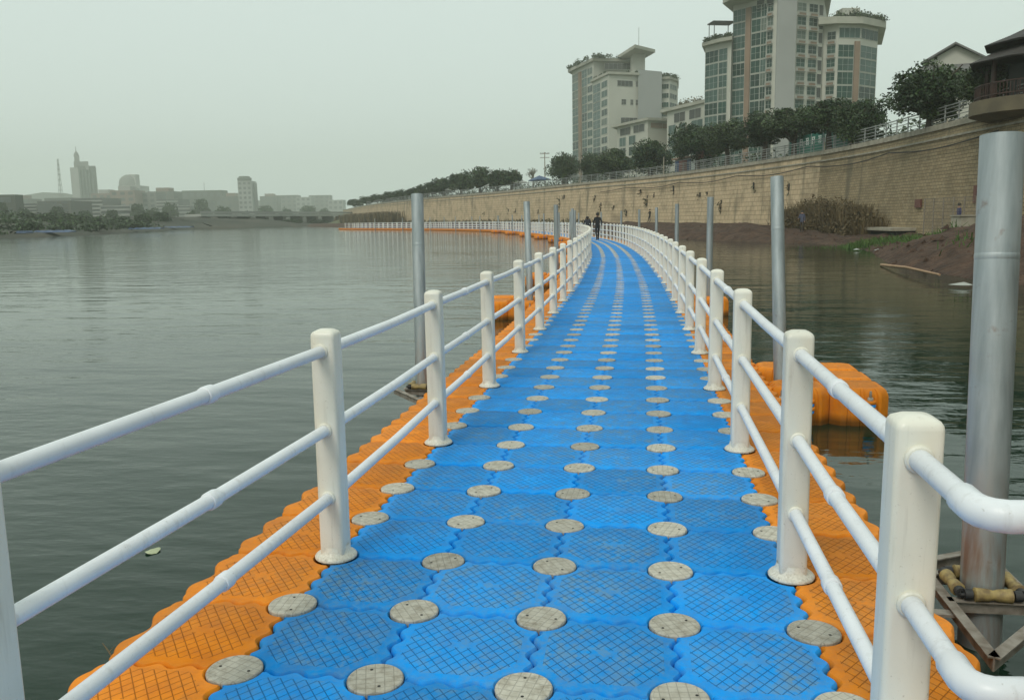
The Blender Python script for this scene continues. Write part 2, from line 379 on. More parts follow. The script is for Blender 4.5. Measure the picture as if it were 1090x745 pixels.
def build_wall(name, i0, i1, M, label):
    root = thing(name, wpt(i0, 0, 0), label, 'retaining wall')
    rows = [(-1.2, .55), (0.2, .42), (3.5, .2), (6.55, .02)]
    vs, fs, uvs = [], [], []
    for i in range(i0, i1+1):
        for z, off in rows: vs.append(wpt(i, off, z)); uvs.append((i*2.0, z))
    k = len(rows)
    for a in range(i1-i0):
        for b in range(k-1): fs.append((a*k+b, a*k+b+1, (a+1)*k+b+1, (a+1)*k+b))
    mb = MB(); mb.add(vs, fs); o = mb.build('masonry_face', M, root)
    uvl = o.data.uv_layers.new(name='UVMap')
    for lp in o.data.loops: uvl.data[lp.index].uv = uvs[lp.vertex_index]
    # coping slab with a real step
    mb = MB(); vs = []
    for i in range(i0, i1+1): vs += [wpt(i, .14, 6.553), wpt(i, .14, WALLTOP), wpt(i, -.5, WALLTOP), wpt(i, -.5, 6.553)]
    fs = [(a*4+b, (a+1)*4+b, (a+1)*4+(b+1) % 4, a*4+(b+1) % 4) for a in range(i1-i0) for b in range(4)]
    mb.add(vs, fs); mb.build('coping', M_ledge, root)
    mb = MB(); vs = []
    for i in range(i0, i1+1): vs += [wpt(i, .10, 5.95), wpt(i, .16, 5.95), wpt(i, .16, 6.07), wpt(i, .10, 6.07)]
    mb.add(vs, fs); mb.build('ledge_course', M_ledge, root)
    return root
iA = wall_at(873)
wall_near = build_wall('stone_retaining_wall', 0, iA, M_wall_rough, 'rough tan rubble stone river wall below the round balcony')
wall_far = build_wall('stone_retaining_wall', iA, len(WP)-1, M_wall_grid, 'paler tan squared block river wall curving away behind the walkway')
# weep holes with tufts in the far wall
for px, z in [(640, 4.6), (641, 3.4), (642, 2.6), (657, 2.8), (686, 4.9), (691, 4.1), (692, 3.2), (697, 4.2), (720, 4.9), (748, 3.9), (756, 4.0), (774, 2.9), (775, 2.2), (803, 4.4), (845, 4.0), (668, 2.0), (600, 4.4), (601, 3.6), (606, 4.9), (545, 3.0), (551, 2.8), (575, 2.6), (520, 2.6)]:
    i = wall_at(px); off = .42-.22*(z-.2)/3.3+.03 if z < 3.5 else .22
    mb = MB(); mb.box(wpt(i, off, z), (random.uniform(.2, .35), .05, random.uniform(.3, .8)), math.atan2(WT[i, 1], WT[i, 0]))
    for k in range(10):
        c = np.array(wpt(i, off+.04, z-.2))+RNG.normal(0, .2, 3)*[.5, .3, 1]; a = RNG.normal(0, .16, 3); b = RNG.normal(0, .16, 3)
        mb.add([c, c+a, c+a+b, c+b], [(0, 1, 2, 3)], 1)
    mb.build('weep_hole', [M_hole, M_leafdry], wall_far)
mb = MB(); i = wall_at(985); mb.box(wpt(i, .40, 2.0), (1.0, .08, .55), math.atan2(WT[i, 1], WT[i, 0])); mb.build('wall_plaque', M_red, wall_near)
mb = MB(); i = wall_at(1043); mb.box(wpt(i, .38, 2.4), (.35, .08, 1.0), math.atan2(WT[i, 1], WT[i, 0])); mb.build('wall_plaque', M_red, wall_near)
# sagging cable along the wall
path = []; i0, i1 = wall_at(1060), wall_at(640)
for k, i in enumerate(range(i0, i1)):
    sag = .35*math.sin(math.pi*((k % 8)/8)); path.append(wpt(i, .32, 5.75-sag-.2*(k/(i1-i0))))
mb = MB(); mb.tube(path, .045, 5); tag(origin_base(mb.build('hanging_cable', M_wire)), 'dark cable sagging along the top of the stone river wall', 'cable')

# promenade behind the wall
vs = []; n = len(WP)
for i in range(n): vs += [wpt(i, -.5, WALLTOP-.05), wpt(i, -45, WALLTOP-.05), wpt(i, -420, 12)]
mb = MB(); mb.add(vs, [(a*3+b, (a+1)*3+b, (a+1)*3+b+1, a*3+b+1) for a in range(n-1) for b in range(2)])
struct(mb.build('promenade_ground', M_slope))

def smoothnoise(x, y):
    return (math.sin(x*.9+1.3*math.sin(y*.7))*math.cos(y*.8+.5*math.sin(x*1.7))+.5*math.sin(x*2.3+y*1.1)*math.cos(y*2.7-x*.6)+.25*math.sin(x*5.1-y*3.3)*math.cos(x*3.7+y*4.9))
# right bank between the water's edge and the wall
EDGE = [(22, -60), (19, -20), (14.5, 4), (10.3, 17), (9.5, 27), (11.2, 38), (11.0, 48), (7.5, 55), (2.8, 66), (-1.5, 82), (-6, 100), (-13, 118), (-27, 138), (-46, 168), (-74, 212), (-118, 292), (-170, 420)]
EP, _ = spline(EDGE, .5)
ii = np.concatenate([np.arange(0, 310), np.arange(310, len(EP), 5)]); na = len(ii)
# pair each edge point with the nearest wall point
nb = 30; vs = []
from mathutils import noise as mnoise
def bank_z(e, q, t, x, y):
    L = max(q, 1)
    dd = t*L
    mound = 1.25*math.exp(-((x-17)/6.5)**2-((y-28)/8)**2)+.55*math.exp(-((x-8.5)/3.2)**2-((y-61)/7)**2)
    flat = .5-.75*math.exp(-((x-15)/7)**2-((y-56)/20)**2)
    z = -.55+(flat+.55)*(1-math.exp(-dd/1.6))
    return z+(mound*(1-math.exp(-dd/2.2)))+(.12*smoothnoise(x*1.3, y*1.3)+.16*mnoise.fractal((x*.8, y*.8, 0), 1.0, 2.1, 5))*min(1, dd/1.0)
for i in ii:
    e = EP[i]; j = int(np.argmin(np.linalg.norm(WP-e, axis=1))); q = np.array(wpt(j, .3, 0)[:2]); L = np.linalg.norm(q-e)
    for b in range(nb+1):
        t = (b/nb)**1.3; x, y = e+(q-e)*t; vs.append((x, y, bank_z(e, L, t, x, y)))
mb = MB(); mb.add(vs, [(a*(nb+1)+b, a*(nb+1)+b+1, (a+1)*(nb+1)+b+1, (a+1)*(nb+1)+b) for a in range(na-1) for b in range(nb)])
bank = struct(mb.build('river_bank', M_soil, None, 60))
bpts = np.array(vs)
def ground_z(x, y): return float(bpts[np.argmin((bpts[:, 0]-x)**2+(bpts[:, 1]-y)**2), 2])
# grassy point closing the right bank far away
mb = MB(); pts = [at(326, 0, 330), at(345, 0, 320), at(372, 0, 310), at(420, 0, 330), at(470, 0, 420), at(380, 0, 470), at(338, 0, 420)]
base = [(p[0], p[1]) for p in pts]; c = np.mean(base, 0); mid = [(c[0]+(p[0]-c[0])*.55+8, c[1]+(p[1]-c[1])*.55) for p in base]
vs = [(x, y, WATER-.3) for x, y in base]+[(x, y, 4.5) for x, y in mid]; k = len(base)
mb.add(vs, [(i, (i+1) % k, (i+1) % k+k, i+k) for i in range(k)]+[tuple(range(k, 2*k))]); struct(mb.build('grassy_point', M_slope, None, 50))

# ------------------------------------------------------------------ left bank and city ground
LE = [on_z(-700, 290, WATER)[:2], on_z(-300, 268, WATER)[:2], on_z(0, 254, WATER)[:2], on_z(105, 249.7, WATER)[:2], on_z(192, 244.8, WATER)[:2], on_z(250, 243.3, WATER)[:2], on_z(314, 241.7, WATER)[:2], at(352, 0, 345)[:2], at(420, 0, 520)[:2]]
LP, _ = spline(LE, 2.0)
LT = np.gradient(LP, axis=0); LT /= np.linalg.norm(LT, axis=1)[:, None]; LN = np.stack([-LT[:, 1], LT[:, 0]], 1)
prof = [(0, -.6), (3, .1), (9, .7), (18, 2.0), (30, 3.3), (70, 4.0), (300, 4.6), (1250, 7)]
vs = []; q = len(prof)
for i in range(0, len(LP), 2):
    for d, z in prof:
        x, y = LP[i]+LN[i]*d
        vs.append((x, y, z+(.4*smoothnoise(x*.12, y*.12) if 1 < d < 100 else 0)))
k = len(vs)//q; mb = MB(); mb.add(vs, [(a*q+b, (a+1)*q+b, (a+1)*q+b+1, a*q+b+1) for a in range(k-1) for b in range(q-1)])
M_bankfar = mat('bank_scrub', (.025, .03, .02), (.055, .05, .035), .95, .08, 8)
struct(mb.build('far_bank', M_bankfar, None, 60))
# distant hills
def hill(name, pxs, d, thick, M):
    vs = []
    for px, py in pxs:
        p = at(px, py, d); q2 = at(px, py, d+thick)
        vs += [(p[0], p[1], -5), (p[0]*.5+q2[0]*.5, p[1]*.5+q2[1]*.5, p[2]), (q2[0], q2[1], -5)]
    n = len(pxs); mb = MB(); mb.add(vs, [(a*3+b, (a+1)*3+b, (a+1)*3+b+1, a*3+b+1) for a in range(n-1) for b in range(2)])
    return struct(mb.build(name, M, None, 80))
M_hill = mat('far_hill', (.030, .038, .032), (.045, .05, .042), .95, .02)
hill('hill', [(-400, 225), (-250, 205), (-120, 212), (0, 211), (20, 207), (45, 203), (70, 204), (95, 210), (150, 212), (215, 208), (300, 214), (370, 222), (430, 228)], 1420, 150, M_hill)
hill('hill', [(380, 228), (440, 222), (520, 221), (600, 222), (700, 216), (900, 205), (1100, 190), (1400, 190)], 1350, 150, M_hill)

# ------------------------------------------------------------------ floating walkway
CL = [(1, -14), (1, -8), (1, 0), (1, 4), (.99, 8), (.91, 14), (.78, 19), (.42, 28.5), (-.18, 38), (-.82, 45), (-1.85, 53), (-4.3, 66), (-8.4, 82), (-13.4, 99), (-19.3, 115), (-34, 139), (-60, 169)]
CP, CLEN = spline(CL, .05); S0 = 14.0; SEND = CLEN-S0-.6
def deck(s, off=0.0):
    """point and heading on the walkway, s metres along, off metres to the right of the centre line"""
    f = (s+S0)/.05; i = int(min(max(f, 0), len(CP)-2)); p = CP[i]+(CP[i+1]-CP[i])*(f-i)
    a = max(i-20, 0); b = min(i+21, len(CP)-1); t = CP[b]-CP[a]; t /= np.linalg.norm(t)
    th = math.atan2(-t[0], t[1]); n_ = np.array([t[1], -t[0]])
    return p+n_*off, th

def block_mesh(name, mats, ns, na_, lug=False, rim=True):
    """one interlocking float: wavy sides, corners cut round for the connector cap, raised hatched panel"""
    H_, rc, A_, g = .25, .0955, .0145, .0022
    out = []
    for k in range(4):
        side = []
        outer = (0, 3) if lug else (); ro = .05
        lo = H_-(ro if (k-1) % 4 in outer else rc); hi = H_-(ro if k in outer else rc); amp = 1.5 if (lug and k == 0) else 1
        for t in np.linspace(-lo, hi, ns):
            env = max(0, min(1, (hi-t)/.03, (t+lo)/.03)); side.append((H_-g+(-.022*math.cos(2*math.pi*t/.25) if amp > 1 else A_*math.sin(2*math.pi*t/.118))*env, t))
        for j in range(1, na_):
            if k in outer: a = j/na_*math.pi/2; side.append((H_-g-ro+ro*math.cos(a), H_-g-ro+ro*math.sin(a)))
            else: a = -math.pi/2-j/na_*math.pi/2; side.append((H_+rc*math.cos(a), H_+rc*math.sin(a)))
        ca, sa = [(1, 0), (0, 1), (-1, 0), (0, -1)][k]
        for x, y in side:
            if k in (0, 2): out.append((x*ca-y*sa, x*sa+y*ca))
            else: out.append((x*ca-y*sa, x*sa+y*ca))
    # the far edges use the same wave so that neighbours interlock
    P = np.array(out); n = len(P)
    def inset(d):
        q = np.empty_like(P)
        for i in range(n):
            t = P[(i+1) % n]-P[i-1]; t /= np.linalg.norm(t)+1e-9; q[i] = P[i]+np.array([-t[1], t[0]])*d
        return q
    def octo(h, c):
        q = np.empty_like(P)
        for i in range(n):
            a = math.atan2(P[i][1], P[i][0]); dx, dy = math.cos(a), math.sin(a)
            k = min(h/max(abs(dx), 1e-6), h/max(abs(dy), 1e-6), (2*h-c)/(abs(dx)+abs(dy))); q[i] = (dx*k, dy*k)
        return q
    rings = [(P, -.40), (P, -.030), (inset(.0035), -.009), (inset(.010), -.0015), (octo(.212, .095), 0), (octo(.205, .095), .0045)] if rim else [(P, -.40), (P, -.012), (inset(.012), 0)]
    mb = MB(); vs = [(x, y, z) for q, z in rings for x, y in q]; m_ = len(rings)
    for r in range(m_-1): mb.add([], [])
    o = [(r*n+i, r*n+(i+1) % n, (r+1)*n+(i+1) % n, (r+1)*n+i) for r in range(m_-1) for i in range(n)]
    mb.add(vs, o, 0); mb.f.append(tuple(range((m_-1)*n, m_*n))); mb.mi.append(1)
    if lug:   # the loose lug at the outer corner where no neighbour stands
        mb.lathe([(.085, -.20), (.092, -.195), (.092, -.155), (.085, -.15), (.03, -.15), (.03, -.19)], (H_-.012, -H_+.0, 0), 16, 0, False)
    return mb.mesh(name, mats, 35)
ME_blue = block_mesh('blue_float', [M_blue_rim, M_blue_panel], 27, 6)
ME_blue_mid = block_mesh('blue_float_mid', [M_blue_rim, M_blue_panel], 14, 3)
ME_or = block_mesh('orange_float', [M_or_rim, M_or_panel], 27, 6, True)
ME_or_mid = block_mesh('orange_float_mid', [M_or_rim, M_or_panel], 14, 3, True)
mb = MB(); mb.lathe([(.088, -.05), (.0935, -.012), (.0950, -.003), (.0945, .003), (.0905, .0072), (.084, .0078), (.0825, .0066), (.0, .0066)], seg=36)
for sx in (-1, 1): mb.lathe([(.0058, .0068), (.0055, .0074), (.0, .0074)], (sx*.055, sx*.012, 0), 8, 1)
ME_cap = mb.mesh('connector_cap', [M_cap, M_hole], 30)

walk = thing('floating_walkway', (1, 0, WATER), 'long floating walkway of blue floats edged with orange floats and grey caps', 'floating walkway')
R0_, R1_, RE_ = -8, 58, int(SEND/.5)
for r in range(R0_, R1_):
    s = .5*r+.25
    for c in range(6):
        p, th = deck(s, -1.25+.5*c); near = r < 16
        ang = th+(math.pi if c == 0 else 0)
        if c in (0, 5): o = place('orange_float_block', ME_or if near else ME_or_mid, walk, (p[0], p[1], random.uniform(-.004, .003)), ang)
        else: o = place('blue_float_block', ME_blue if near else ME_blue_mid, walk, (p[0], p[1], random.uniform(-.004, .003)), ang)
        o.rotation_euler.x = random.uniform(-.006, .006); o.rotation_euler.y = random.uniform(-.006, .006)
    for c in range(5):
        if c == 0 and r % 4 == 0: continue
        if c == 4 and (r % 4 == 0 if r >= 0 else r == -3): continue
        p, th = deck(.5*r, -1+.5*c)
        o = place('connector_cap', ME_cap, walk, (p[0], p[1], random.uniform(-.006, -.002)), random.uniform(0, 6.28))
        o.rotation_euler.x = random.uniform(-.008, .008)
# beyond 29 m the pieces run together in the photograph
fb, fo, fc = MB(), MB(), MB()
for r in range(R1_, RE_):
    for c in range(6):
        p, th = deck(.5*r+.25, -1.25+.5*c); t = (fo if c in (0, 5) else fb)
        z = random.uniform(-.004, .004)
        h = .243; ca, sa = math.cos(th), math.sin(th); oc = [(h, -.16), (h, .16), (.16, h), (-.16, h), (-h, .16), (-h, -.16), (-.16, -h), (.16, -h)]
        t.prism([(p[0]+ca*x-sa*y, p[1]+sa*x+ca*y) for x, y in oc], -.4, z)
    for c in range(5):
        if c in (0, 4) and r % 4 == 0: continue
        p, th = deck(.5*r, -1+.5*c); fc.lathe([(.09, -.05), (.092, .006), (.08, .013)], (p[0], p[1], 0), 10)
stuff(fb.build('blue_float_run', M_blue_far, walk)); stuff(fo.build('orange_float_run', M_or_far, walk)); stuff(fc.build('connector_cap_run', M_cap_far, walk, 40))
# side landing where the near rail turns off to the shore side
for i in range(3):
    for j in range(4):
        place('orange_float_block', ME_or_mid, walk, (2.75+.5*i, -2.35-.5*j, 0))

# ------------------------------------------------------------------ railings
PH = 1.046
def post_mesh():
    mb = MB(); prof = []
    def sq(h, rc):
        q = []
        for k, (sx, sy) in enumerate(((1, 1), (-1, 1), (-1, -1), (1, -1))):
            for j in range(5):
                a = k*math.pi/2+j/4*math.pi/2; q.append((sx*(h-rc)+rc*math.cos(a), sy*(h-rc)+rc*math.sin(a)))
        return q
    rings = [(sq(.0555, .016), -.02), (sq(.0555, .016), .03), (sq(.054, .016), 1.012), (sq(.0525, .016), 1.024), (sq(.047, .016), 1.033), (sq(.030, .014), 1.042), (sq(.010, .008), 1.045)]
    n = 20; vs = [(x, y, z) for q, z in rings for x, y in q]
    mb.add(vs, [(r*n+i, r*n+(i+1) % n, (r+1)*n+(i+1) % n, (r+1)*n+i) for r in range(len(rings)-1) for i in range(n)]+[tuple(range((len(rings)-1)*n, len(rings)*n))])
    return mb.mesh('post', M_post, 50)
ME_post = post_mesh()
mb = MB(); mb.lathe([(.094, .001), (.095, .008), (.088, .016), (.072, .026), (.064, .040), (.060, .060)], seg=28, close=False); ME_flange = mb.mesh('flange', M_post, 60)
mb = MB(); mb.lathe([(.0255, -.028), (.0300, -.026), (.0312, -.020), (.0312, .020), (.0300, .026), (.0255, .028)], seg=16, close=False); ME_coup = mb.mesh('coupling', M_rail, 40)
mb = MB(); mb.lathe([(.033, -.012), (.033, .002), (.029, .006), (.025, .006)], seg=16, close=False); ME_sock = mb.mesh('socket', M_post, 40)
RZ = (.29, .60, .95)
def rail_span(root, a, b, coup, detail, seg=14):
    a = np.array(a, float); b = np.array(b, float); d = (b-a); L = np.linalg.norm(d); d /= L; ang = math.atan2(d[1], d[0])
    for z in RZ:
        mb = MB(); jit = random.uniform(-.004, .004)
        mb.tube([(a[0], a[1], z), ((a[0]+b[0])/2, (a[1]+b[1])/2, z+jit-.004), (b[0], b[1], z)], .0252, seg, False)
        o = mb.build('rail', M_rail, root, 60)
        if detail:
            for e, sg in ((a, 1), (b, -1)):
                q = place('socket', ME_sock, o, (e[0]+sg*d[0]*.060, e[1]+sg*d[1]*.060, z)); q.rotation_mode = 'XYZ'; q.rotation_euler = (0, sg*math.pi/2, ang)
        if coup:
            t = .5+random.uniform(-.02, .02); q = place('coupling', ME_coup, o, (a[0]+(b[0]-a[0])*t, a[1]+(b[1]-a[1])*t, z+jit-.004)); q.rotation_euler = (0, math.pi/2, ang)
def post(root, p, th, flange=True):
    o = place('post', ME_post, root, (p[0], p[1], 0), th)
    o.rotation_euler.x = random.uniform(-.006, .006); o.rotation_euler.y = random.uniform(-.006, .006)
    if flange:
        f = bpy.data.objects.new('flange', ME_flange); col.objects.link(f); f.parent = o
for side, off in ((0, -1.0), (1, 1.0)):
    root = thing('railing', (1+off, 0, 0), ['white three-rail pipe railing on the river side, left of the blue deck', 'white three-rail pipe railing on the shore side, right of the blue deck'][side], 'railing')
    ss = [x for x in ([-3.96, -1.955] if side == 0 else [-1.5])]+[2.0*k for k in range(int(SEND/2))]
    for k, s in enumerate(ss):
        o_ = off-(.095 if (side == 0 and s < 0) else 0)
        p, th = deck(s, o_); post(root, p, th, s < 80)
        if k+1 < len(ss):
            q, _ = deck(ss[k+1], off-(.095 if (side == 0 and ss[k+1] < 0) else 0)); rail_span(root, p, q, (int(round(s/2)) % 2 != 0 or s == -1.5) and s < 60, s < 14, 16 if s < 10 else 8)
    if side == 1:   # the three rails turn outwards through elbows just before the near post
        for z in RZ:
            mb = MB(); y0 = -1.935; pth = [(2, -1.5, z), (2, y0+.06, z), (2.008, y0+.02, z), (2.03, y0+.0, z), (2.07, y0+.004, z), (3.42, y0+.13, z)]
            mb.tube(pth, .0252, 16, False); o = mb.build('rail', M_rail, root, 60)
            mb = MB(); mb.tube([(2, y0+.112, z), (2, y0+.110, z), (2, y0+.106, z), (2, y0+.05, z), (2.006, y0+.026, z), (2.022, y0+.008, z), (2.046, y0+.0, z), (2.10, y0+.006, z), (2.104, y0+.0062, z), (2.106, y0+.0064, z)], [.025, .0295, .0312, .0312, .0314, .0314, .0314, .0312, .0295, .025], 18, False); mb.build('elbow', M_rail, o, 30)
            sk = place('socket', ME_sock, o, (2, -1.5-.060, z)); sk.rotation_euler = (0, math.pi/2, -math.pi/2)
        post(root, (3.45, -1.80), .1)

# ------------------------------------------------------------------ mooring poles and their rafts
ORD = ['nearest', 'second', 'third', 'fourth', 'fifth', 'sixth', 'seventh', 'eighth', 'ninth', 'tenth', 'eleventh', 'twelfth', 'thirteenth', 'fourteenth', 'fifteenth', 'sixteenth', 'seventeenth', 'eighteenth']
def pole(base, top, r, label, seg=28):
    base = np.array(base, float); top = np.array(top, float); d = top-base
    root = thing('mooring_pole', (base[0], base[1], WATER-.6), label, 'pole', 'galvanised mooring poles along the walkway')
    low = base+d*((WATER-.6-base[2])/d[2])
    mb = MB(); mb.tube([low, base+d*.3, base+d*.6, top], r, seg, False)
    mb.tube([top, top+[0, 0, -.004]], [r*.93, r*.93], seg, True); mb.build('tube', M_steel, root, 50)
    mb = MB(); c = base+d*.73; u = d/np.linalg.norm(d)
    mb.tube([c, c+u*.006, c+u*.02, c+u*.026], [r, r*1.015, r*1.015, r], seg, False); mb.build('weld_seam', M_steel, root, 50)
    return root
pole((2.795, .115, -.06), at(1067, 144, 3.52), .083, 'thick steel mooring pole nearest the camera, at the right edge', 40)
pole((2.655, 4.66, 0), at(827, 188.5, 8.1), .060, 'steel mooring pole rising from the orange raft right of the walkway')
pole((-.70, 4.25, -.06), at(444, 207, 8.2), .058, 'steel mooring pole held by a small steel frame left of the walkway')
pole((-.72, 12.42, 0), at(560.5, 215, 16.2), .060, 'steel mooring pole rising from the orange raft left of the walkway')
RP = [13.0, 22.3, 32.0, 42, 52, 62, 73, 84, 96, 108, 120, 132, 144, 156]; LPo = [19.5, 30.5, 40, 50, 60, 71, 82, 94, 106, 118, 130, 142, 154, 166]
for k, s in enumerate(RP):
    p, th = deck(s, 1.68); pole((p[0], p[1], 0), (p[0], p[1], 1.83), .06, 'slim steel mooring pole, %s in line on the shore side of the walkway' % ORD[k+2], 14)
for k, s in enumerate(LPo):
    if s > SEND: continue
    p, th = deck(s, -1.68); pole((p[0], p[1], 0), (p[0], p[1], 1.83), .06, 'slim steel mooring pole, %s in line on the river side of the walkway' % ORD[k+2], 14)

def raft_block_mesh():
    """cuboid float with chamfered edges, ribbed sides"""
    mb = MB(); out = []
    for k in range(4):
        for t, dx in [(-.165, -.004), (-.115, 0), (-.105, -.012), (-.085, -.012), (-.075, 0), (-.01, 0), (0, -.012), (.02, -.012), (.03, 0), (.10, 0), (.11, -.012), (.13, -.012), (.14, 0), (.165, -.004)]:
            x, y = .243+dx, t; ca, sa = [(1, 0), (0, 1), (-1, 0), (0, -1)][k]; out.append((x*ca-y*sa, x*sa+y*ca))
    P = np.array(out); n = len(P)
    rings = [(P, -.40), (P, -.075), (P*.975, -.050), (P*.92, -.018), (P*.83, .0), (P*.70, .004)]
    vs = [(x, y, z) for q, z in rings for x, y in q]
    mb.add(vs, [(r*n+i, r*n+(i+1) % n, (r+1)*n+(i+1) % n, (r+1)*n+i) for r in range(len(rings)-1) for i in range(n)])
    mb.f.append(tuple(range((len(rings)-1)*n, len(rings)*n))); mb.mi.append(1)
    return mb.mesh('raft_block', [M_or_rim, M_or_panel], 30)
ME_raft = raft_block_mesh()
mb = MB()
for z, r, mi in ((-.04, .012, 3), (-.06, .024, 2), (-.085, .05, 0), (-.115, .046, 1), (-.145, .055, 0), (-.175, .046, 1)):
    mb.lathe([(r*.9, z-.014), (r, z-.008), (r, z+.008), (r*.9, z+.014)], (0, 0, 0), 16, mi)
mb.lathe([(.011, -.06), (.011, .0), (.007, .012)], (0, 0, 0), 10, 3)
ME_pin = mb.mesh('connector_pin', [M_or_rim, M_boltblue, M_cap, M_frame], 40)
def raft(s0, side, label, cols=2):
    c, th = deck(s0, side*1.75)
    root = thing('pole_raft', (c[0], c[1], WATER-.1), label, 'float raft', 'orange rafts round the mooring poles')
    for i in range(cols):
        for j in range(3):
            if i == 0 and j == 1: continue
            p, t2 = deck(s0-.5+.5*j, side*(1.735+.485*i)); place('orange_float_block', ME_raft, root, (p[0], p[1], random.uniform(.0, .02)), t2)
    for i, j in ((.5, -.5), (1.5, -.5), (1.5, 1.5), (1.5, .5), (.05, -.5)):
        if i > cols: continue
        p, t2 = deck(s0-.25+.5*j-(.27 if j < 0 else .02), side*(1.505+.5*i+.03)); place('connector_pin', ME_pin, root, (p[0], p[1], 0), t2)
    return root
raft(4.70, 1, 'orange float raft round a pole, nearest on the right of the walkway')
raft(12.35, -1, 'orange float raft round a pole, nearest on the left of the walkway')
for k, s in enumerate(LPo[:9]): raft(s, -1, 'small orange float raft, %s in line on the river side of the walkway' % ORD[k+1], 2)
for k, s in enumerate(RP[:3]): raft(s, 1, 'small orange float raft, %s in line on the shore side of the walkway' % ORD[k+1], 1)

def pole_frame(cx, cy, r, side, label):
    """welded angle-iron guide round a pole, with rollers"""
    root = thing('pole_guide_frame', (cx, cy, WATER), label, 'steel frame'); h = r+.085; z = -.075
    def ang(a, b):
        mb = MB(); mb.bar((*a, z), (*b, z), .042, .006); mb.bar((*a, z-.028), (*b, z-.028), .006, .05); mb.build('angle_bar', M_frame, root)
    s = side
    ang((cx-s*h-.0*s, cy-h-.42), (cx-s*h, cy+h+.12)); ang((cx-s*h-s*.0, cy-h-.42), (cx+s*(h+.12), cy-h+.10))
    ang((cx-s*h, cy-h+.06), (cx+s*h, cy-h+.06)); ang((cx-s*h, cy+h), (cx+s*h, cy+h)); ang((cx+s*h, cy-h+.06), (cx+s*h, cy+h+.12)); ang((cx-s*h, cy+h+.12), (cx+s*h, cy+h+.3))
    for (dx, dy, a) in ((-s*(r+.035), 0, 1), (s*(r+.035), 0, 1), (0, -r-.035, 0), (0, r+.035, 0)):
        mb = MB(); ax = np.array([0, 1, 0.]) if a else np.array([1., 0, 0]); c = np.array([cx+dx, cy+dy, z+.03])
        mb.tube([c-ax*.075, c-ax*.07, c-ax*.02, c, c+ax*.02, c+ax*.07, c+ax*.075], [.018, .030, .026, .020, .026, .030, .018], 12)
        rl = mb.build('roller', M_roller, root, 40)
        for sg in (-1, 1):
            mb = MB(); e = c+ax*sg*.08; mb.tube([e, e+ax*sg*.03], .022, 10); mb.tube([e+ax*sg*.03, e+ax*sg*.045], .011, 6); mb.build('end_cap', M_rubber, rl, 40)
    for dy in (-.2, .22):
        mb = MB(); mb.bar((cx-s*h, cy+dy, z-.02), (1+s*1.49, cy+dy, z-.02), .05, .012); mb.build('bracket', M_frame, root)
    return root
pole_frame(2.795, .115, .083, 1, 'grey welded steel guide frame with yellow rollers round the thick near pole')
pole_frame(-.70, 4.25, .058, -1, 'small grey welded steel guide frame at the left edge of the walkway')

# small drifting things
mb = MB(); c = on_z(163, 587, WATER); n = 12
mb.add([(c[0]+.03*math.cos(2*math.pi*k/n)*(1.2+.2*math.sin(3*k)), c[1]+.05*math.sin(2*math.pi*k/n), WATER+.006+.004*math.sin(k)) for k in range(n)]+[(c[0], c[1], WATER+.016)], [(k, (k+1) % n, n) for k in range(n)])
LEAF = tag(origin_base(mb.build('floating_leaf', mat('pale_leaf', (.42, .46, .30), (.34, .38, .22), .6, 30))), 'pale yellow-green leaf floating on the dark water left of the railing', 'leaf')

b0 = on_z(121, 702, -.03); dep0 = float((b0-CAM)@Fv); mb = MB(); mb.tube([b0, at(115, 692, dep0), at(109, 684, dep0)], [.003, .0025, .0015], 6); mb.tube([at(116, 694, dep0), at(121, 688, dep0)], [.002, .001], 5)
tag(origin_base(mb.build('dry_twig', M_leafdry)), 'thin dry twig caught on the orange deck edge at lower left', 'twig')

# ------------------------------------------------------------------ foliage
def quads(c, size, rng, flat=.0):
    """leaf-sized quads at points c"""
    n = len(c); a = rng.normal(0, 1, (n, 3)); a /= np.linalg.norm(a, axis=1)[:, None]
    b = rng.normal(0, 1, (n, 3)); b -= a*np.sum(a*b, 1)[:, None]; b /= np.linalg.norm(b, axis=1)[:, None]
    s = size*rng.uniform(.55, 1.25, (n, 1)); a = a*s; b = b*s*.6
    v = np.stack([c-a*.5, c+b*.5, c+a*.5, c-b*.5], 1).reshape(-1, 3)
    return v
def np_mesh(name, v, M):
    n = len(v)//4; me = bpy.data.meshes.new(name); me.vertices.add(len(v)); me.vertices.foreach_set('co', v.astype('f').ravel())
    me.loops.add(n*4); me.loops.foreach_set('vertex_index', np.arange(n*4, dtype='i')); me.polygons.add(n)
    me.polygons.foreach_set('loop_start', np.arange(0, n*4, 4, dtype='i')); me.polygons.foreach_set('loop_total', np.full(n, 4, 'i'))
    me.materials.append(M); me.update(calc_edges=True); return me
def crown_points(rng, nclump, per, flat=.75, spread=.62):
    """points of a unit crown (radius 1, centre 0): clumps of leaves with gaps between"""
    P = []
    for k in range(nclump):
        d = rng.normal(0, 1, 3); d /= np.linalg.norm(d); rad = rng.uniform(.25, 1)**.6*spread
        c = d*rad*[1, 1, flat]; r = rng.uniform(.16, .38)
        q = rng.normal(0, 1, (per, 3)); q /= np.linalg.norm(q, axis=1)[:, None]; q *= (r*rng.uniform(.35, 1.05, (per, 1))**.5)
        q[:, 2] *= .8; P.append(c+q)
    return np.vstack(P)
CROWNS = []
for k in range(5):
    rg = np.random.default_rng(20+k); CROWNS.append(np_mesh('crown_%d' % k, quads(crown_points(rg, 50, 230, .8, .70), .08, rg), (M_leaf, M_leaf3, M_leaf, M_leaf, M_leaf3)[k]))
CROWNS_FAR = []
for k in range(3):
    rg = np.random.default_rng(40+k); CROWNS_FAR.append(np_mesh('far_crown_%d' % k, quads(crown_points(rg, 40, 80), .14, rg), M_leaf))
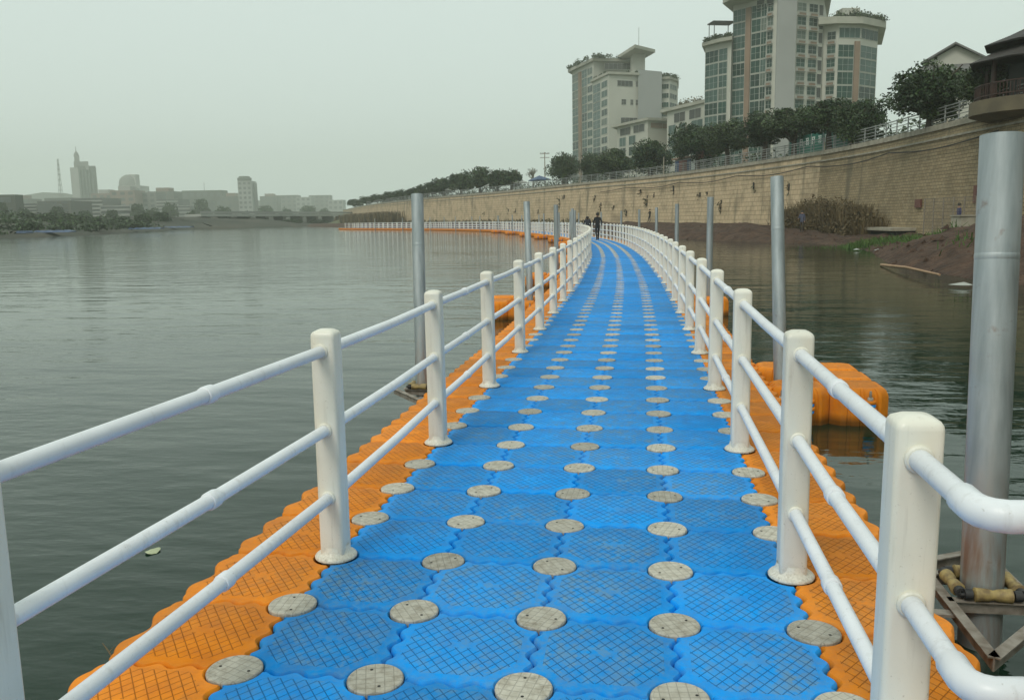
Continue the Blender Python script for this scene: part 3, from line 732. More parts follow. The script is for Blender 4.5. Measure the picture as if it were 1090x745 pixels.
def trunk_mesh(seed):
    rg = random.Random(seed); mb = MB(); mb.tube([(0, 0, 0), (.02, .01, .35), (-.01, .03, .7)], [.075, .055, .045], 8)
    for k in range(6):
        a = k*1.05+rg.random(); z = .35+.35*rg.random(); d = .35+.2*rg.random()
        mb.tube([(0, 0, z), (d*.5*math.cos(a), d*.5*math.sin(a), z+.22), (d*math.cos(a), d*math.sin(a), z+.5)], [.035, .024, .01], 6)
    return mb.mesh('trunk', M_bark, 50)
TRUNKS = [trunk_mesh(k) for k in range(3)]
def tree(px, top, wpx, off, label, k, low=1.2, far=False, M=None, group='trees along the promenade'):
    i = wall_at(px); p = wpt(i, -off, WALLTOP); d = np.array([p[0], p[1], 0])-[CAM[0], CAM[1], 0]; dep = d@Fv/ math.cos(PITCH)
    zt = CAM[2]+(HOR(px)-top)*dep/FPX*1.01; wr = wpx*dep/FPX*.5; base = p
    # slide along the bearing so that the trunk stands at the surveyed column
    q = at(px, HOR(px), dep); base = (q[0], q[1], WALLTOP-.1)
    root = thing('tree', base, label, 'tree', group); H = zt-base[2]
    zb = base[2]+low*.5-.25; ch = (zt-zb)/2
    place('crown', (CROWNS_FAR if far else CROWNS)[k % (3 if far else 5)], root, (base[0], base[1], zb+ch), k*1.7, (wr*(1.08+.22*((k*37 % 10)/10)), wr*(1.08+.22*((k*53 % 10)/10)), ch*1.34))
    th = max(H*.75, .8); place('trunk', TRUNKS[k % 3], root, base, k, (th*1.1, th*1.1, th))
    return root
TREES = [(984, 72, 96, 7, 'rounded dark evergreen tree beside the round balcony pavilion', 0.6), (1045, 70, 60, 12, 'dark evergreen tree behind the pavilion', 1.0),
 (910, 108, 62, 5, 'dark evergreen tree nearest left of the rounded one, below the right tower', 0.5), (880, 106, 70, 9, 'broad dark evergreen tree in front of the right tower wing', 3),
 (843, 116, 66, 6, 'dark evergreen tree behind the green hoarding', 3.6), (812, 119, 60, 8, 'dark evergreen tree below the plain white tower wall', 3.2),
 (772, 131, 58, 6, 'dark evergreen tree right of the white gate posts', 3), (742, 133, 56, 7, 'broad dark evergreen tree left of the white gate posts', 2.4),
 (692, 147, 50, 6, 'dark evergreen tree in front of the low white block', 1.0), (653, 158, 50, 5, 'low spreading dark tree below the left tower', .6), (630, 163, 36, 8, 'small dark tree at the foot of the left tower', .6),
 (600, 164, 34, 6, 'dark tree just left of the left tower beside the lamp mast', .6)]
for k, (px, tp, wd, off, lb, low) in enumerate(TREES): tree(px, tp, wd, off, lb, k, low)
FT = [(545, 179, 30, 'rightmost of the far row'), (530, 178, 30, 'second from the right of the far row'), (512, 177, 32, 'third from the right of the far row'), (492, 181, 32, 'fourth from the right of the far row'), (473, 187, 30, 'fifth from the right of the far row'), (456, 194, 26, 'middle one of the far row'), (441, 199, 24, 'sixth from the left of the far row'), (428, 201, 24, 'fifth from the left of the far row'), (415, 204, 22, 'fourth from the left of the far row'), (403, 206, 20, 'third from the left of the far row'), (391, 208, 20, 'second from the left of the far row'), (379, 212, 20, 'leftmost of the far row')]
for k, (px, tp, wd, lb) in enumerate(FT): tree(px, tp, wd, 6, 'hazy dark tree, '+lb+' above the river wall', k, .5, True, group='far row of trees above the river wall')
# bare tree
i = wall_at(568); q = at(568, 200, 172); root = thing('bare_tree', (q[0], q[1], WALLTOP-.1), 'bare leafless grey-brown tree between the far row and the lamp mast', 'tree')
mb = MB(); rg = random.Random(3)
def branch(p, d, L, r, n):
    e = p+d*L; mb.tube([p, (p+e)/2+np.array([rg.uniform(-.05, .05)*L, 0, 0]), e], [r, r*.8, r*.6], 5)
    if n == 0: return
    for k in range(4):
        a = d+np.array([rg.uniform(-.8, .8), rg.uniform(-.8, .8), rg.uniform(-.2, .5)]); a /= np.linalg.norm(a); branch(p+d*L*rg.uniform(.55, 1), a, L*.68, r*.55, n-1)
branch(np.array([q[0], q[1], WALLTOP-.1]), np.array([0, 0, 1.]), 2.0, .14, 4); mb.build('branches', M_leafdry, root, 60)

# clipped greenery behind the wall-top railing (one running mass)
rg = np.random.default_rng(5); P = []
for i in range(wall_at(1045), wall_at(400)):
    for k in range(60):
        t = rg.random(); x, y, _ = wpt(i, -2.2-rg.random()*1.6, 0); P.append((x+WT[i, 0]*2*t, y+WT[i, 1]*2*t, WALLTOP+rg.random()**1.5*(1.0+.5*math.sin(i*.9)+.4*math.sin(i*2.3))))
o = bpy.data.objects.new('hedge', np_mesh('hedge', quads(np.array(P), .42, rg), M_leaf2)); col.objects.link(o); stuff(o); tag(o, 'low dark green hedge running behind the wall-top railing', 'hedge')

# wall-top railing
root = thing('promenade_railing', wpt(wall_at(900), -.2, WALLTOP), 'grey metal railing along the top of the stone river wall', 'railing')
i0, i1 = wall_at(1062)-14, wall_at(392)
mb = MB(); mb.box((0, 0, .55), (.07, .07, 1.1)); mb.box((0, 0, 1.12), (.1, .1, .05)); ME_fp = mb.mesh('railing_post', M_fence)
for i in range(i0, i1): place('railing_post', ME_fp, root, wpt(i, -.2, WALLTOP), math.atan2(WT[i, 1], WT[i, 0]))
for z in (.15, .4, .65, .9, 1.08):
    mb = MB(); mb.tube([wpt(i, -.2, WALLTOP+z) for i in range(i0, i1)], .03 if z < 1 else .045, 5); mb.build('railing_bar', M_fence, root)
def mast(px, top, dep, label, r=.09, arm=False):
    q = at(px, HOR(px), dep); root = thing('mast', (q[0], q[1], WALLTOP-.1), label, 'post'); zt = at(px, top, dep)[2]
    mb = MB(); mb.tube([(q[0], q[1], WALLTOP-.1), (q[0], q[1], zt)], [r, r*.7], 8); mb.build('shaft', M_ledge, root, 50)
    if arm:
        mb = MB()
        for k, z in enumerate((.3, 1.0)): mb.bar((q[0]-.9, q[1], zt-z), (q[0]+.9, q[1], zt-z), .1, .1)
        mb.build('cross_arm', M_frame, root)
        mb = MB()
        for k in range(6): mb.lathe([(.06, 0), (.08, .1), (.05, .2)], (q[0]-.8+.32*k, q[1], zt-.25), 8)
        mb.build('insulators', M_farwhite, root)
    return root
mast(580.5, 163, 165, 'utility pole with cross arms beside the bare tree', .12, True)
mast(618, 152, 140, 'slim pale lamp mast in front of the left tower', .11)
mast(875, 152, 76, 'short pale post rising from the wall-top railing near the hoarding', .07)
mast(1003, 128, 54, 'short pale post on the railing below the rounded tree', .05)
mast(706, 168, 114, 'pale post by the coloured kiosk', .09)
mast(669, 183, 130, 'stub post behind the railing below the low white block', .07)

# green hoarding with white characters
def panel(px0, px1, z0, z1, off):
    a = np.array(wpt(wall_at(px0), -off, 0)); b = np.array(wpt(wall_at(px1), -off, 0)); return a, b
a, b = panel(884, 826, 0, 0, 1.6); t = (b-a)/np.linalg.norm(b-a); L = np.linalg.norm(b-a); ang_ = math.atan2(t[1], t[0]); nrm = np.array([-t[1], t[0], 0])
root = thing('hoarding', ((a+b)/2)[:2].tolist()+[WALLTOP], 'green hoarding panel with white characters behind the wall-top railing', 'hoarding')
mb = MB(); c = (a+b)/2; mb.box((c[0], c[1], WALLTOP+1.0), (L, .08, 1.9), ang_); mb.build('board', M_green, root)
mb = MB(); np_ = 6
for k in range(np_): q = a+t*L*(k+.02)/(np_-.9); mb.box((q[0], q[1], WALLTOP+1.0), (.12, .14, 2.0), ang_)
mb.build('frame_posts', M_fence, root)
mb = MB()
for k in range(6):     # brush-like white characters, each a little stack of strokes
    q = b-t*L*(.13+.105*k)+nrm*.06
    for dz, w_, h_ in ((.34, .62, .09), (.1, .5, .08), (-.2, .66, .09)): mb.box((q[0], q[1], WALLTOP+1.28+dz*.9), (w_, .02, h_), ang_)
    for dx in (-.2, .12+.1*(k % 2)): mb.box((q[0]+t[0]*dx, q[1]+t[1]*dx, WALLTOP+1.28), (.09, .024, .66), ang_)
mb.build('lettering', M_signwhite, root)
# white gate posts
g0 = np.array(wpt(wall_at(800), -2, WALLTOP)); root = thing('gate_frame', g0, 'white two-post gate frame with flat top left of the hoarding', 'gate')
mb = MB(); i = wall_at(800); a = math.atan2(WT[i, 1], WT[i, 0])
for s in (-.7, .7): mb.box((g0[0]+WT[i, 0]*s, g0[1]+WT[i, 1]*s, WALLTOP+1.2), (.28, .28, 2.4), a)
mb.build('gate_posts', M_farwhite, root); mb = MB(); mb.box((g0[0], g0[1], WALLTOP+2.5), (3.2, .9, .16), a); mb.build('gate_roof', M_slab, root)
# kiosk
g0 = np.array(wpt(wall_at(718), -2.6, WALLTOP)); i = wall_at(718); a = math.atan2(WT[i, 1], WT[i, 0]); root = thing('kiosk', g0, 'small street kiosk with blue and red panels under a flat roof', 'kiosk')
mb = MB(); mb.box((g0[0], g0[1], WALLTOP+.9), (7.5, 1.8, 1.8), a); mb.build('booth', M_fence, root)
mb = MB(); mb.box((g0[0], g0[1], WALLTOP+1.95), (8.4, 2.4, .2), a); mb.build('roof', M_brown, root)
for k, M in enumerate((M_bluetarp, M_signwhite, M_bluetarp, M_red, M_red, M_bluetarp)):
    s = -3.1+1.22*k; mb = MB(); mb.box((g0[0]+WT[i, 0]*s+WN[i, 0]*.95, g0[1]+WT[i, 1]*s+WN[i, 1]*.95, WALLTOP+.95), (1.1, .08, 1.4), a); mb.build('side_panel', M, root)
mb = MB(); s = -4.3; mb.box((g0[0]+WT[i, 0]*s+WN[i, 0]*1.1, g0[1]+WT[i, 1]*s+WN[i, 1]*1.1, WALLTOP+2.0), (1.1, .2, .9), a); mb.build('sign_board', M_red, root)
# white awnings among the far trees
for k, px in enumerate((590, 560, 538, 515, 470, 448, 430)):
    i = wall_at(px); g0 = np.array(wpt(i, -3.2, WALLTOP)); a = math.atan2(WT[i, 1], WT[i, 0]); root = thing('stall_tent', g0, 'pale %s stall tent, %s along the far promenade' % ('blue' if k in (1,) else 'white', ['nearest the lamp mast', 'second from the lamp mast', 'third from the lamp mast', 'fourth from the lamp mast', 'fifth from the lamp mast', 'sixth from the lamp mast', 'farthest'][k]), 'tent', 'stall tents on the promenade')
    mb = MB(); hw = 2.2
    cs = [(g0[0]+WT[i, 0]*x+WN[i, 0]*y, g0[1]+WT[i, 1]*x+WN[i, 1]*y) for x, y in ((-hw, -1.4), (hw, -1.4), (hw, 1.4), (-hw, 1.4))]
    mb.add([(x, y, WALLTOP+1.5) for x, y in cs]+[(x, y, WALLTOP+1.7) for x, y in cs]+[(g0[0], g0[1], WALLTOP+2.5)], [(0, 1, 5, 4), (1, 2, 6, 5), (2, 3, 7, 6), (3, 0, 4, 7), (4, 5, 8), (5, 6, 8), (6, 7, 8), (7, 4, 8), (3, 2, 1, 0)])
    mb.build('canopy', M_bluetarp if k == 1 else M_farwhite, root)
    for x, y in cs: mb = MB(); mb.tube([(x, y, WALLTOP-.1), (x, y, WALLTOP+1.5)], .05, 6); mb.build('leg', M_fence, root)

# ------------------------------------------------------------------ towers on the embankment
WIN = {}; M_frame_w = mat('window_frame', (.46, .47, .43), (.38, .39, .36), .7, .3)
M_glB = mat('dark_green_glass', (.005, .022, .018), (.010, .04, .032), .25, .4, spec=.2); M_glC = mat('curtained_glass', (.07, .10, .085), (.13, .155, .13), .4, .5, spec=.2)
def window_mesh(w_, h_, nx, ny, M):
    key = (round(w_, 2), round(h_, 2), nx, ny, M.name)
    if key not in WIN:
        mb = MB(); f = .06
        mb.box((0, -.02, h_/2), (w_, .04, h_), 0, 1)
        for x in (-w_/2+f/2, w_/2-f/2): mb.box((x, -.06, h_/2), (f, .12, h_), 0, 0)
        for z in (f/2, h_-f/2): mb.box((0, -.06, z), (w_-2*f, .12, f), 0, 0)
        for k in range(1, nx): mb.box((-w_/2+w_*k/nx, -.055, h_/2), (.04, .07, h_-2*f), 0, 0)
        for k in range(1, ny): mb.box((0, -.053, h_*k/ny), (w_-2*f, .065, .04), 0, 0)
        WIN[key] = mb.mesh('window', [M_frame_w, M])
    return WIN[key]
def edge_frame(p0, p1):
    p0 = np.array(p0[:2], float); p1 = np.array(p1[:2], float); d = p1-p0; L = np.linalg.norm(d); return p0, d/L, L, math.atan2(d[1], d[0])
def windows(bld, p0, p1, z0, storey, n, cols, M=None, hfrac=.62, sill=.22, name='window', nx=2, ny=2):
    """p0->p1 runs left to right seen from outside; cols = (t0, t1) fractions of the edge"""
    o, d, L, a = edge_frame(p0, p1)
    for s in range(n):
        for t0, t1 in cols:
            c = o+d*L*(t0+t1)/2
            Mw = M or M_glass
            if Mw in (M_glass, M_glass2): Mw = random.choice((Mw, Mw, Mw, M_glB, M_glB, M_glass2, M_glC))
            place(name, window_mesh((t1-t0)*L, storey*hfrac, nx, ny, Mw), bld, (c[0], c[1], z0+s*storey+storey*sill), a)
def shelves(bld, p0, p1, z0, storey, n, cols):
    o, d, L, a = edge_frame(p0, p1)
    for t0, t1 in cols:
        w_ = (t1-t0)*L; key = ('sh', round(w_, 2))
        if key not in WIN:
            mb = MB(); mb.box((0, -.3, .0), (w_, .6, .1), 0, 0)
            for x in (-w_/2+.05, w_/2-.05): mb.box((x, -.57, .35), (.1, .08, .7), 0, 0)
            mb.box((0, -.57, .7), (w_, .08, .1), 0, 0); mb.box((0, -.28, .36), (w_*.7, .36, .5), 0, 1); WIN[key] = mb.mesh('conditioner_shelf', [M_farwhite, M_brown])
        for s in range(n):
            c = o+d*L*(t0+t1)/2; place('conditioner_shelf', WIN[key], bld, (c[0], c[1], z0+s*storey-.15), a)
def stripe(bld, p0, p1, t0, t1, z0, z1, M, name, depth=.12):
    o, d, L, a = edge_frame(p0, p1); c = o+d*L*(t0+t1)/2; nrm = np.array([d[1], -d[0]]); c = c+nrm*depth/2
    mb = MB(); mb.box((c[0], c[1], (z0+z1)/2), ((t1-t0)*L, depth, z1-z0), a); mb.build(name, M, bld)
def body(bld, poly, z0, z1, M, name='wall'):
    mb = MB(); mb.prism([tuple(p[:2]) for p in poly], z0, z1); return mb.build(name, M, bld)
def grow(poly, d):
    P = np.array([p[:2] for p in poly]); c = P.mean(0); return [tuple(c+(p-c)*(1+d/np.linalg.norm(p-c))) for p in P]
def roof_garden(bld, poly, z, n, h, seed, M=M_leaf2, edge=True):
    rg = np.random.default_rng(seed); P = []; k = len(poly); poly = [np.array(p[:2]) for p in poly]
    for _ in range(n):
        i = rg.integers(k); p = poly[i]+(poly[(i+1) % k]-poly[i])*rg.random() if edge else sum(np.array(q)*w_ for q, w_ in zip(poly, rg.dirichlet([1]*k)))
        r = rg.uniform(.4, h); q = rg.normal(0, 1, (46, 3)); q /= np.linalg.norm(q, axis=1)[:, None]; q *= r*rng_u(rg, 46)
        q[:, 2] = np.abs(q[:, 2])*1.3; P.append(np.array([p[0], p[1], z])+q)
    o = np_mesh('roof_plants', quads(np.vstack(P)-np.array(wloc(bld)), .55, rg), M); q = bpy.data.objects.new('roof_plants', o); col.objects.link(q); q.parent = bld; stuff(q)
def rng_u(rg, n): return rg.uniform(.4, 1.0, (n, 1))
def P_(px, dep): return at(px, HOR(px), dep)[:2]

# right tower (about 200 m away)
D = 200; bld = thing('apartment_tower', (*P_(835, 205), 7), 'tall right apartment tower with plain white wall strip and green windows', 'building')
zt = lambda py, px, d: at(px, py, d)[2]
cA, cB, cC, cD, cE = P_(769, 213), P_(776, 208), P_(821, 199), P_(841, 199.5), P_(869, 203)
back = P_(850, 225); back2 = P_(790, 224)
top = zt(4, 823, 199)
body(bld, [cB, cC, cD, cE, P_(873, 222), back2], 6, top, M_white)
st = 3.02; n = 14; z0 = top-.6-1.6-n*st+1.2
# left facet: glass, brown strip, glass, window column
windows(bld, cB, cC, z0, st, n, [(.01, .30)], M_glass2, .92, .04, 'curtain_pane', 3, 2); stripe(bld, cB, cC, .315, .43, 8, z0+n*st-.2, M_brown, 'brown_strip', .35)
windows(bld, cB, cC, z0, st, n, [(.44, .655), (.66, .785)], M_glass, .92, .04, 'curtain_pane', 2, 2)
windows(bld, cB, cC, z0, st, n, [(.80, .93)], M_glass, .60, .28); shelves(bld, cB, cC, z0, st, n, [(.80, .93)])
stripe(bld, cC, cD, .0, .97, 6, top-.2, M_grey, 'plain_wall_strip', .5)
windows(bld, cD, cE, z0, st, n, [(.03, .36), (.46, .78)], M_glass, .60, .28); shelves(bld, cD, cE, z0, st, n, [(.03, .36), (.46, .78)])
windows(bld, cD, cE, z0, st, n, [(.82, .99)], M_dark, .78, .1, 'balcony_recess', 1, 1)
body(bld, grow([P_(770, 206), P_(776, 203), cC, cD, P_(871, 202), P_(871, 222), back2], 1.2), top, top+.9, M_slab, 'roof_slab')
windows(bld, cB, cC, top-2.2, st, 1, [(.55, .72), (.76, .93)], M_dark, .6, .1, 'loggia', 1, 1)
roof_garden(bld, [P_(768, 207), P_(790, 203), P_(822, 200)], top+.9, 34, 1.6, 3, M_leaf2)
# left wing
w0, w1 = P_(748, 213), P_(775, 206.5); tl = zt(51, 760, 208); body(bld, [w0, P_(762, 209.2), w1, P_(780, 226), P_(752, 228)], 6, tl, M_white, 'wing_wall')
windows(bld, w0, P_(762, 209.2), tl-1.2-10*st, st, 10, [(.02, .98)], M_glass2, .92, .04, 'curtain_pane', 3, 2)
windows(bld, P_(762, 209.2), w1, tl-1.2-10*st, st, 10, [(.02, .70)], M_glass, .92, .04, 'curtain_pane', 2, 2)
body(bld, grow([w0, P_(762, 208.5), P_(774, 206), P_(780, 226), P_(752, 228)], 1.3), tl, tl+.8, M_slab, 'wing_roof')
roof_garden(bld, [P_(746, 212), P_(762, 208.5), P_(774, 206.5)], tl+.8, 34, 1.3, 5)
mb = MB(); q = P_(764, 212); mb.box((q[0], q[1], tl+5.2), (5.5, 4, .25), .3)
for sx, sy in ((-2.4, -1.6), (2.4, -1.6), (-2.4, 1.6), (2.4, 1.6)): mb.box((q[0]+sx*.95-sy*.3, q[1]+sx*.3+sy*.95, tl+3), (.18, .18, 4.4))
mb.build('roof_pergola', M_dark, bld)
# right wing
r0, r1, r2, r3 = P_(869.5, 203.5), P_(885, 201.5), P_(908, 202.5), P_(926, 207); tr = zt(34, 900, 203)
body(bld, [r0, r1, r2, r3, P_(926, 225), P_(872, 225)], 6, tr, M_white, 'wing_wall')
windows(bld, r0, r1, tr-1.0-12*st, st, 12, [(.28, .86)], M_glass, .6, .28); shelves(bld, r0, r1, tr-1.0-12*st, st, 12, [(.28, .86)])
windows(bld, r1, r2, tr-4.2-10*st, st, 10, [(.01, .72)], M_glass, .92, .04, 'curtain_pane', 3, 2); stripe(bld, r1, r2, .74, .97, 8, tr-3.6, M_brown, 'brown_strip', .35)
windows(bld, r2, r3, tr-4.2-10*st, st, 10, [(.02, .97)], M_glass2, .92, .04, 'curtain_pane', 3, 2)
windows(bld, r1, r2, tr-3.2, st, 1, [(.03, .98)], M_glass, .75, .1, 'penthouse_pane', 4, 1); windows(bld, r2, r3, tr-3.2, st, 1, [(.03, .98)], M_glass, .75, .1, 'penthouse_pane', 4, 1)
body(bld, grow([P_(868, 202), r1, r2, r3, P_(928, 225), P_(872, 225)], 1.7), tr, tr+1.5, M_slab, 'wing_roof')
mb = MB(); q = P_(894, 208); mb.box((q[0], q[1], tr+3), (4.2, 3.5, 3.2), .2); mb.build('stair_head', M_white, bld)
roof_garden(bld, [P_(880, 203), P_(905, 201.5), P_(932, 206)], tr+1.5, 44, 1.6, 6, M_leaf2); roof_garden(bld, [P_(900, 204), P_(915, 206), P_(928, 210)], tr+1.5, 14, 2.6, 8, M_leafdry)

# left tower (about 300 m away)
bld = thing('apartment_tower', (*P_(650, 300), 7), 'distant left apartment tower with cantilevered flat roof tower and green glass', 'building')
a0, a1, a2, a3 = P_(631.5, 303), P_(648, 287), P_(679, 291), P_(703, 295); st = 3.0
t1 = zt(83, 648, 287); body(bld, [a0, a1, a2, P_(684, 310), P_(640, 315)], 6, t1, M_white)
windows(bld, a0, a1, t1-1.2-12*st, st, 12, [(.02, .50)], M_glass2, .92, .04, 'curtain_pane', 2, 2); windows(bld, a0, a1, t1-1.2-12*st, st, 12, [(.56, .92)], M_glass, .7, .2, 'window', 2, 1)
o_ = t1-1.2
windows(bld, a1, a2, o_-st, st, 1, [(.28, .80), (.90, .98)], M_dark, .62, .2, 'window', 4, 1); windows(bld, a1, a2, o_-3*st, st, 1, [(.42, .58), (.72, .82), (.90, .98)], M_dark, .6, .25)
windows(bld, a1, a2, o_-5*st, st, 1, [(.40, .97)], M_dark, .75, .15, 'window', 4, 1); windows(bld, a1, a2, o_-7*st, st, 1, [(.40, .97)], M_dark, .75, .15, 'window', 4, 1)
t2 = zt(79.5, 690, 293); body(bld, [P_(678.5, 290), a3, P_(706, 312), P_(682, 314)], 6, t2, M_grey, 'plain_wall')
t3 = zt(88, 710, 297); b0, b1, b2 = P_(702.5, 298), P_(711, 297), P_(719, 303); body(bld, [b0, b1, b2, P_(720, 318), P_(704, 318)], 6, t3, M_white, 'wing_wall')
windows(bld, b0, b1, t3-1-9*st, st, 9, [(.05, .95)], M_glass, .55, .3, 'window', 3, 1); windows(bld, b1, b2, t3-1-9*st, st, 9, [(.05, .95)], M_glass2, .55, .3, 'window', 3, 1)
body(bld, grow([b0, b1, b2, P_(720, 318), P_(704, 318)], 1.0), t3, t3+.8, M_slab, 'wing_roof'); roof_garden(bld, [b0, b1, b2], t3+.8, 30, 1.5, 11)
e0, e1 = P_(610, 325), P_(632, 303.5); t4 = zt(80, 612, 323); body(bld, [e0, e1, P_(675, 312), P_(668, 340), P_(620, 340)], 6, t4, M_white, 'rear_wall')
windows(bld, e0, e1, t4-1.2-14*st, st, 14, [(.01, .32), (.48, .72)], M_glass2, .92, .04, 'curtain_pane', 2, 2); stripe(bld, e0, e1, .34, .46, 8, t4-1.4, M_brown, 'brown_strip', .4)
windows(bld, e0, e1, t4-1.2-14*st, st, 14, [(.74, .96)], M_glass, .75, .12, 'window', 2, 1)
body(bld, grow([e0, e1, P_(674, 308), P_(668, 340), P_(620, 340)], 1.6), t4, t4+1.0, M_slab, 'roof_slab'); roof_garden(bld, [P_(606, 324), P_(631, 301), P_(660, 305)], t4+1, 50, 1.6, 12)
body(bld, grow([a0, a1, P_(678, 290.5), P_(682, 310), P_(642, 312)], .9), t1, t1+.8, M_slab, 'lower_roof'); roof_garden(bld, [a0, a1, a2], t1+.8, 14, .9, 13)
windows(bld, P_(640, 303), P_(674, 305), t4-3.2, 3, 1, [(.1, .9)], M_dark, .7, .15, 'penthouse_pane', 6, 1)
q = P_(678, 300); mb = MB(); mb.box((q[0], q[1], (t1+zt(62, 678, 300))/2), (4.2, 4.2, zt(62, 678, 300)-t1), .2); mb.build('roof_tower', M_white, bld)
q = P_(676.5, 298); zz = zt(62.5, 677, 298); body(bld, [P_(657, 306), P_(675, 287), P_(696, 296), P_(680, 312)], zz, zz+1.0, M_slab, 'cantilever_roof')
mb = MB(); q = P_(679, 300); mb.tube([(q[0], q[1], zz+1), (q[0], q[1], zz+9)], .09, 5); mb.build('aerial', M_fence, bld)

# low blocks between the towers
bld = thing('low_apartment_block', (*P_(690, 245), 7), 'low white apartment block with a flat slanting roof below the left tower', 'building')
c0, c1, c2 = P_(657, 258), P_(689, 240), P_(719, 246); t_ = zt(130, 689, 240); body(bld, [c0, c1, c2, P_(722, 262), P_(664, 270)], 6, t_, M_white)
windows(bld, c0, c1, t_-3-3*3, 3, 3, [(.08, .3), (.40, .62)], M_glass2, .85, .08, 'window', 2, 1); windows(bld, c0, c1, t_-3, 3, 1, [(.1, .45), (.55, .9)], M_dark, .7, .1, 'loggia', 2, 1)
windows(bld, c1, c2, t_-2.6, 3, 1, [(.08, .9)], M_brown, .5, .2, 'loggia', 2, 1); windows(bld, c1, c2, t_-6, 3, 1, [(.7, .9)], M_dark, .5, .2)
body(bld, grow([P_(655, 258), c1, c2, P_(722, 262), P_(664, 270)], 1.2), t_, t_+.7, M_slab, 'roof_slab')
bld = thing('low_apartment_block', (*P_(730, 225), 7), 'low white apartment block tucked against the right tower', 'building')
c0, c1, c2 = P_(709, 232), P_(749, 214), P_(760, 220); t_ = zt(113, 745, 216); body(bld, [c0, c1, c2, P_(760, 240), P_(716, 245)], 6, t_, M_white)
windows(bld, c0, c1, t_-3.4-3*3, 3, 3, [(.05, .25), (.33, .5), (.66, .95)], M_glass2, .85, .08, 'window', 2, 1); windows(bld, c0, c1, t_-3.4, 3, 1, [(.2, .5), (.6, .9)], M_dark, .8, .05, 'loggia', 2, 1)
body(bld, grow([P_(707, 233), c1, c2, P_(760, 240), P_(716, 245)], 1.3), t_, t_+.8, M_slab, 'roof_slab'); roof_garden(bld, [P_(722, 228), P_(744, 218)], t_+.8, 12, 1.8, 21, M_leafdry)

# gabled house and pavilion at the right
def house():
    d = 84; c = P_(1012, d); z = lambda py: zt(py, 1010, d)
    bld = thing('gabled_house', (*c, 7), 'white gabled house with grey tiled roof behind the rounded tree', 'house')
    ux, uy = R0[0], R0[1]; fx, fy = Fv[0]/math.cos(PITCH), Fv[1]/math.cos(PITCH)
    ca, sa = math.cos(-.35), math.sin(-.35); o0 = (-2.9, 0)
    def L2(g, r): u = o0[0]+g*ca+r*.62; v = o0[1]+g*sa+r*.78; return (c[0]+ux*u+fx*v, c[1]+uy*u+fy*v)    # g along the gable, r along the ridge
    W, D_ = 4.6, 9.0; ze, zr = z(69), z(54.5)
    mb = MB(); mb.prism([L2(0, 0), L2(W, 0), L2(W, D_), L2(0, D_)], 6.5, ze); mb.build('wall', M_white, bld)
    mb = MB(); mb.add([(*L2(0, 0), ze), (*L2(W, 0), ze), (*L2(W/2, 0), zr-.1), (*L2(0, D_), ze), (*L2(W, D_), ze), (*L2(W/2, D_), zr-.1)], [(0, 1, 2), (5, 4, 3)]); mb.build('gable', M_white, bld)
    for g0, g1 in ((-.6, W/2), (W+.6, W/2)):
        s_ = (zr-ze)/(W/2); z0_ = ze-.6*s_; mb = MB(); q = [L2(g0, -.6), L2(g1, -.6), L2(g1, D_+.6), L2(g0, D_+.6)]; zz = [z0_, zr, zr, z0_]
        mb.add([(*q[i], zz[i]) for i in range(4)]+[(*q[i], zz[i]+.18) for i in range(4)], [(0, 1, 2, 3), (4, 5, 6, 7), (0, 1, 5, 4), (1, 2, 6, 5), (2, 3, 7, 6), (3, 0, 4, 7)]); mb.build('roof_slope', M_tile, bld)
    mb = MB(); q = [L2(-1, -1.4), L2(W+1.5, -1.4), L2(W+1.2, 0), L2(-.6, 0)]; zz = [ze-1.3, ze-1.3, ze-.6, ze-.6]
    mb.add([(*q[i], zz[i]) for i in range(4)]+[(*q[i], zz[i]+.15) for i in range(4)], [(0, 1, 2, 3), (4, 5, 6, 7), (0, 1, 5, 4), (1, 2, 6, 5), (2, 3, 7, 6), (3, 0, 4, 7)]); mb.build('lower_roof', M_tile, bld)
    windows(bld, L2(0, 0), L2(W, 0), ze-3.6, 2.2, 1, [(.1, .35), (.6, .9)], M_dark, .6, .1); windows(bld, L2(W, 0), L2(W, D_), ze-3.2, 2.2, 1, [(.1, .25), (.45, .6), (.75, .9)], M_dark, .6, .1)
house()
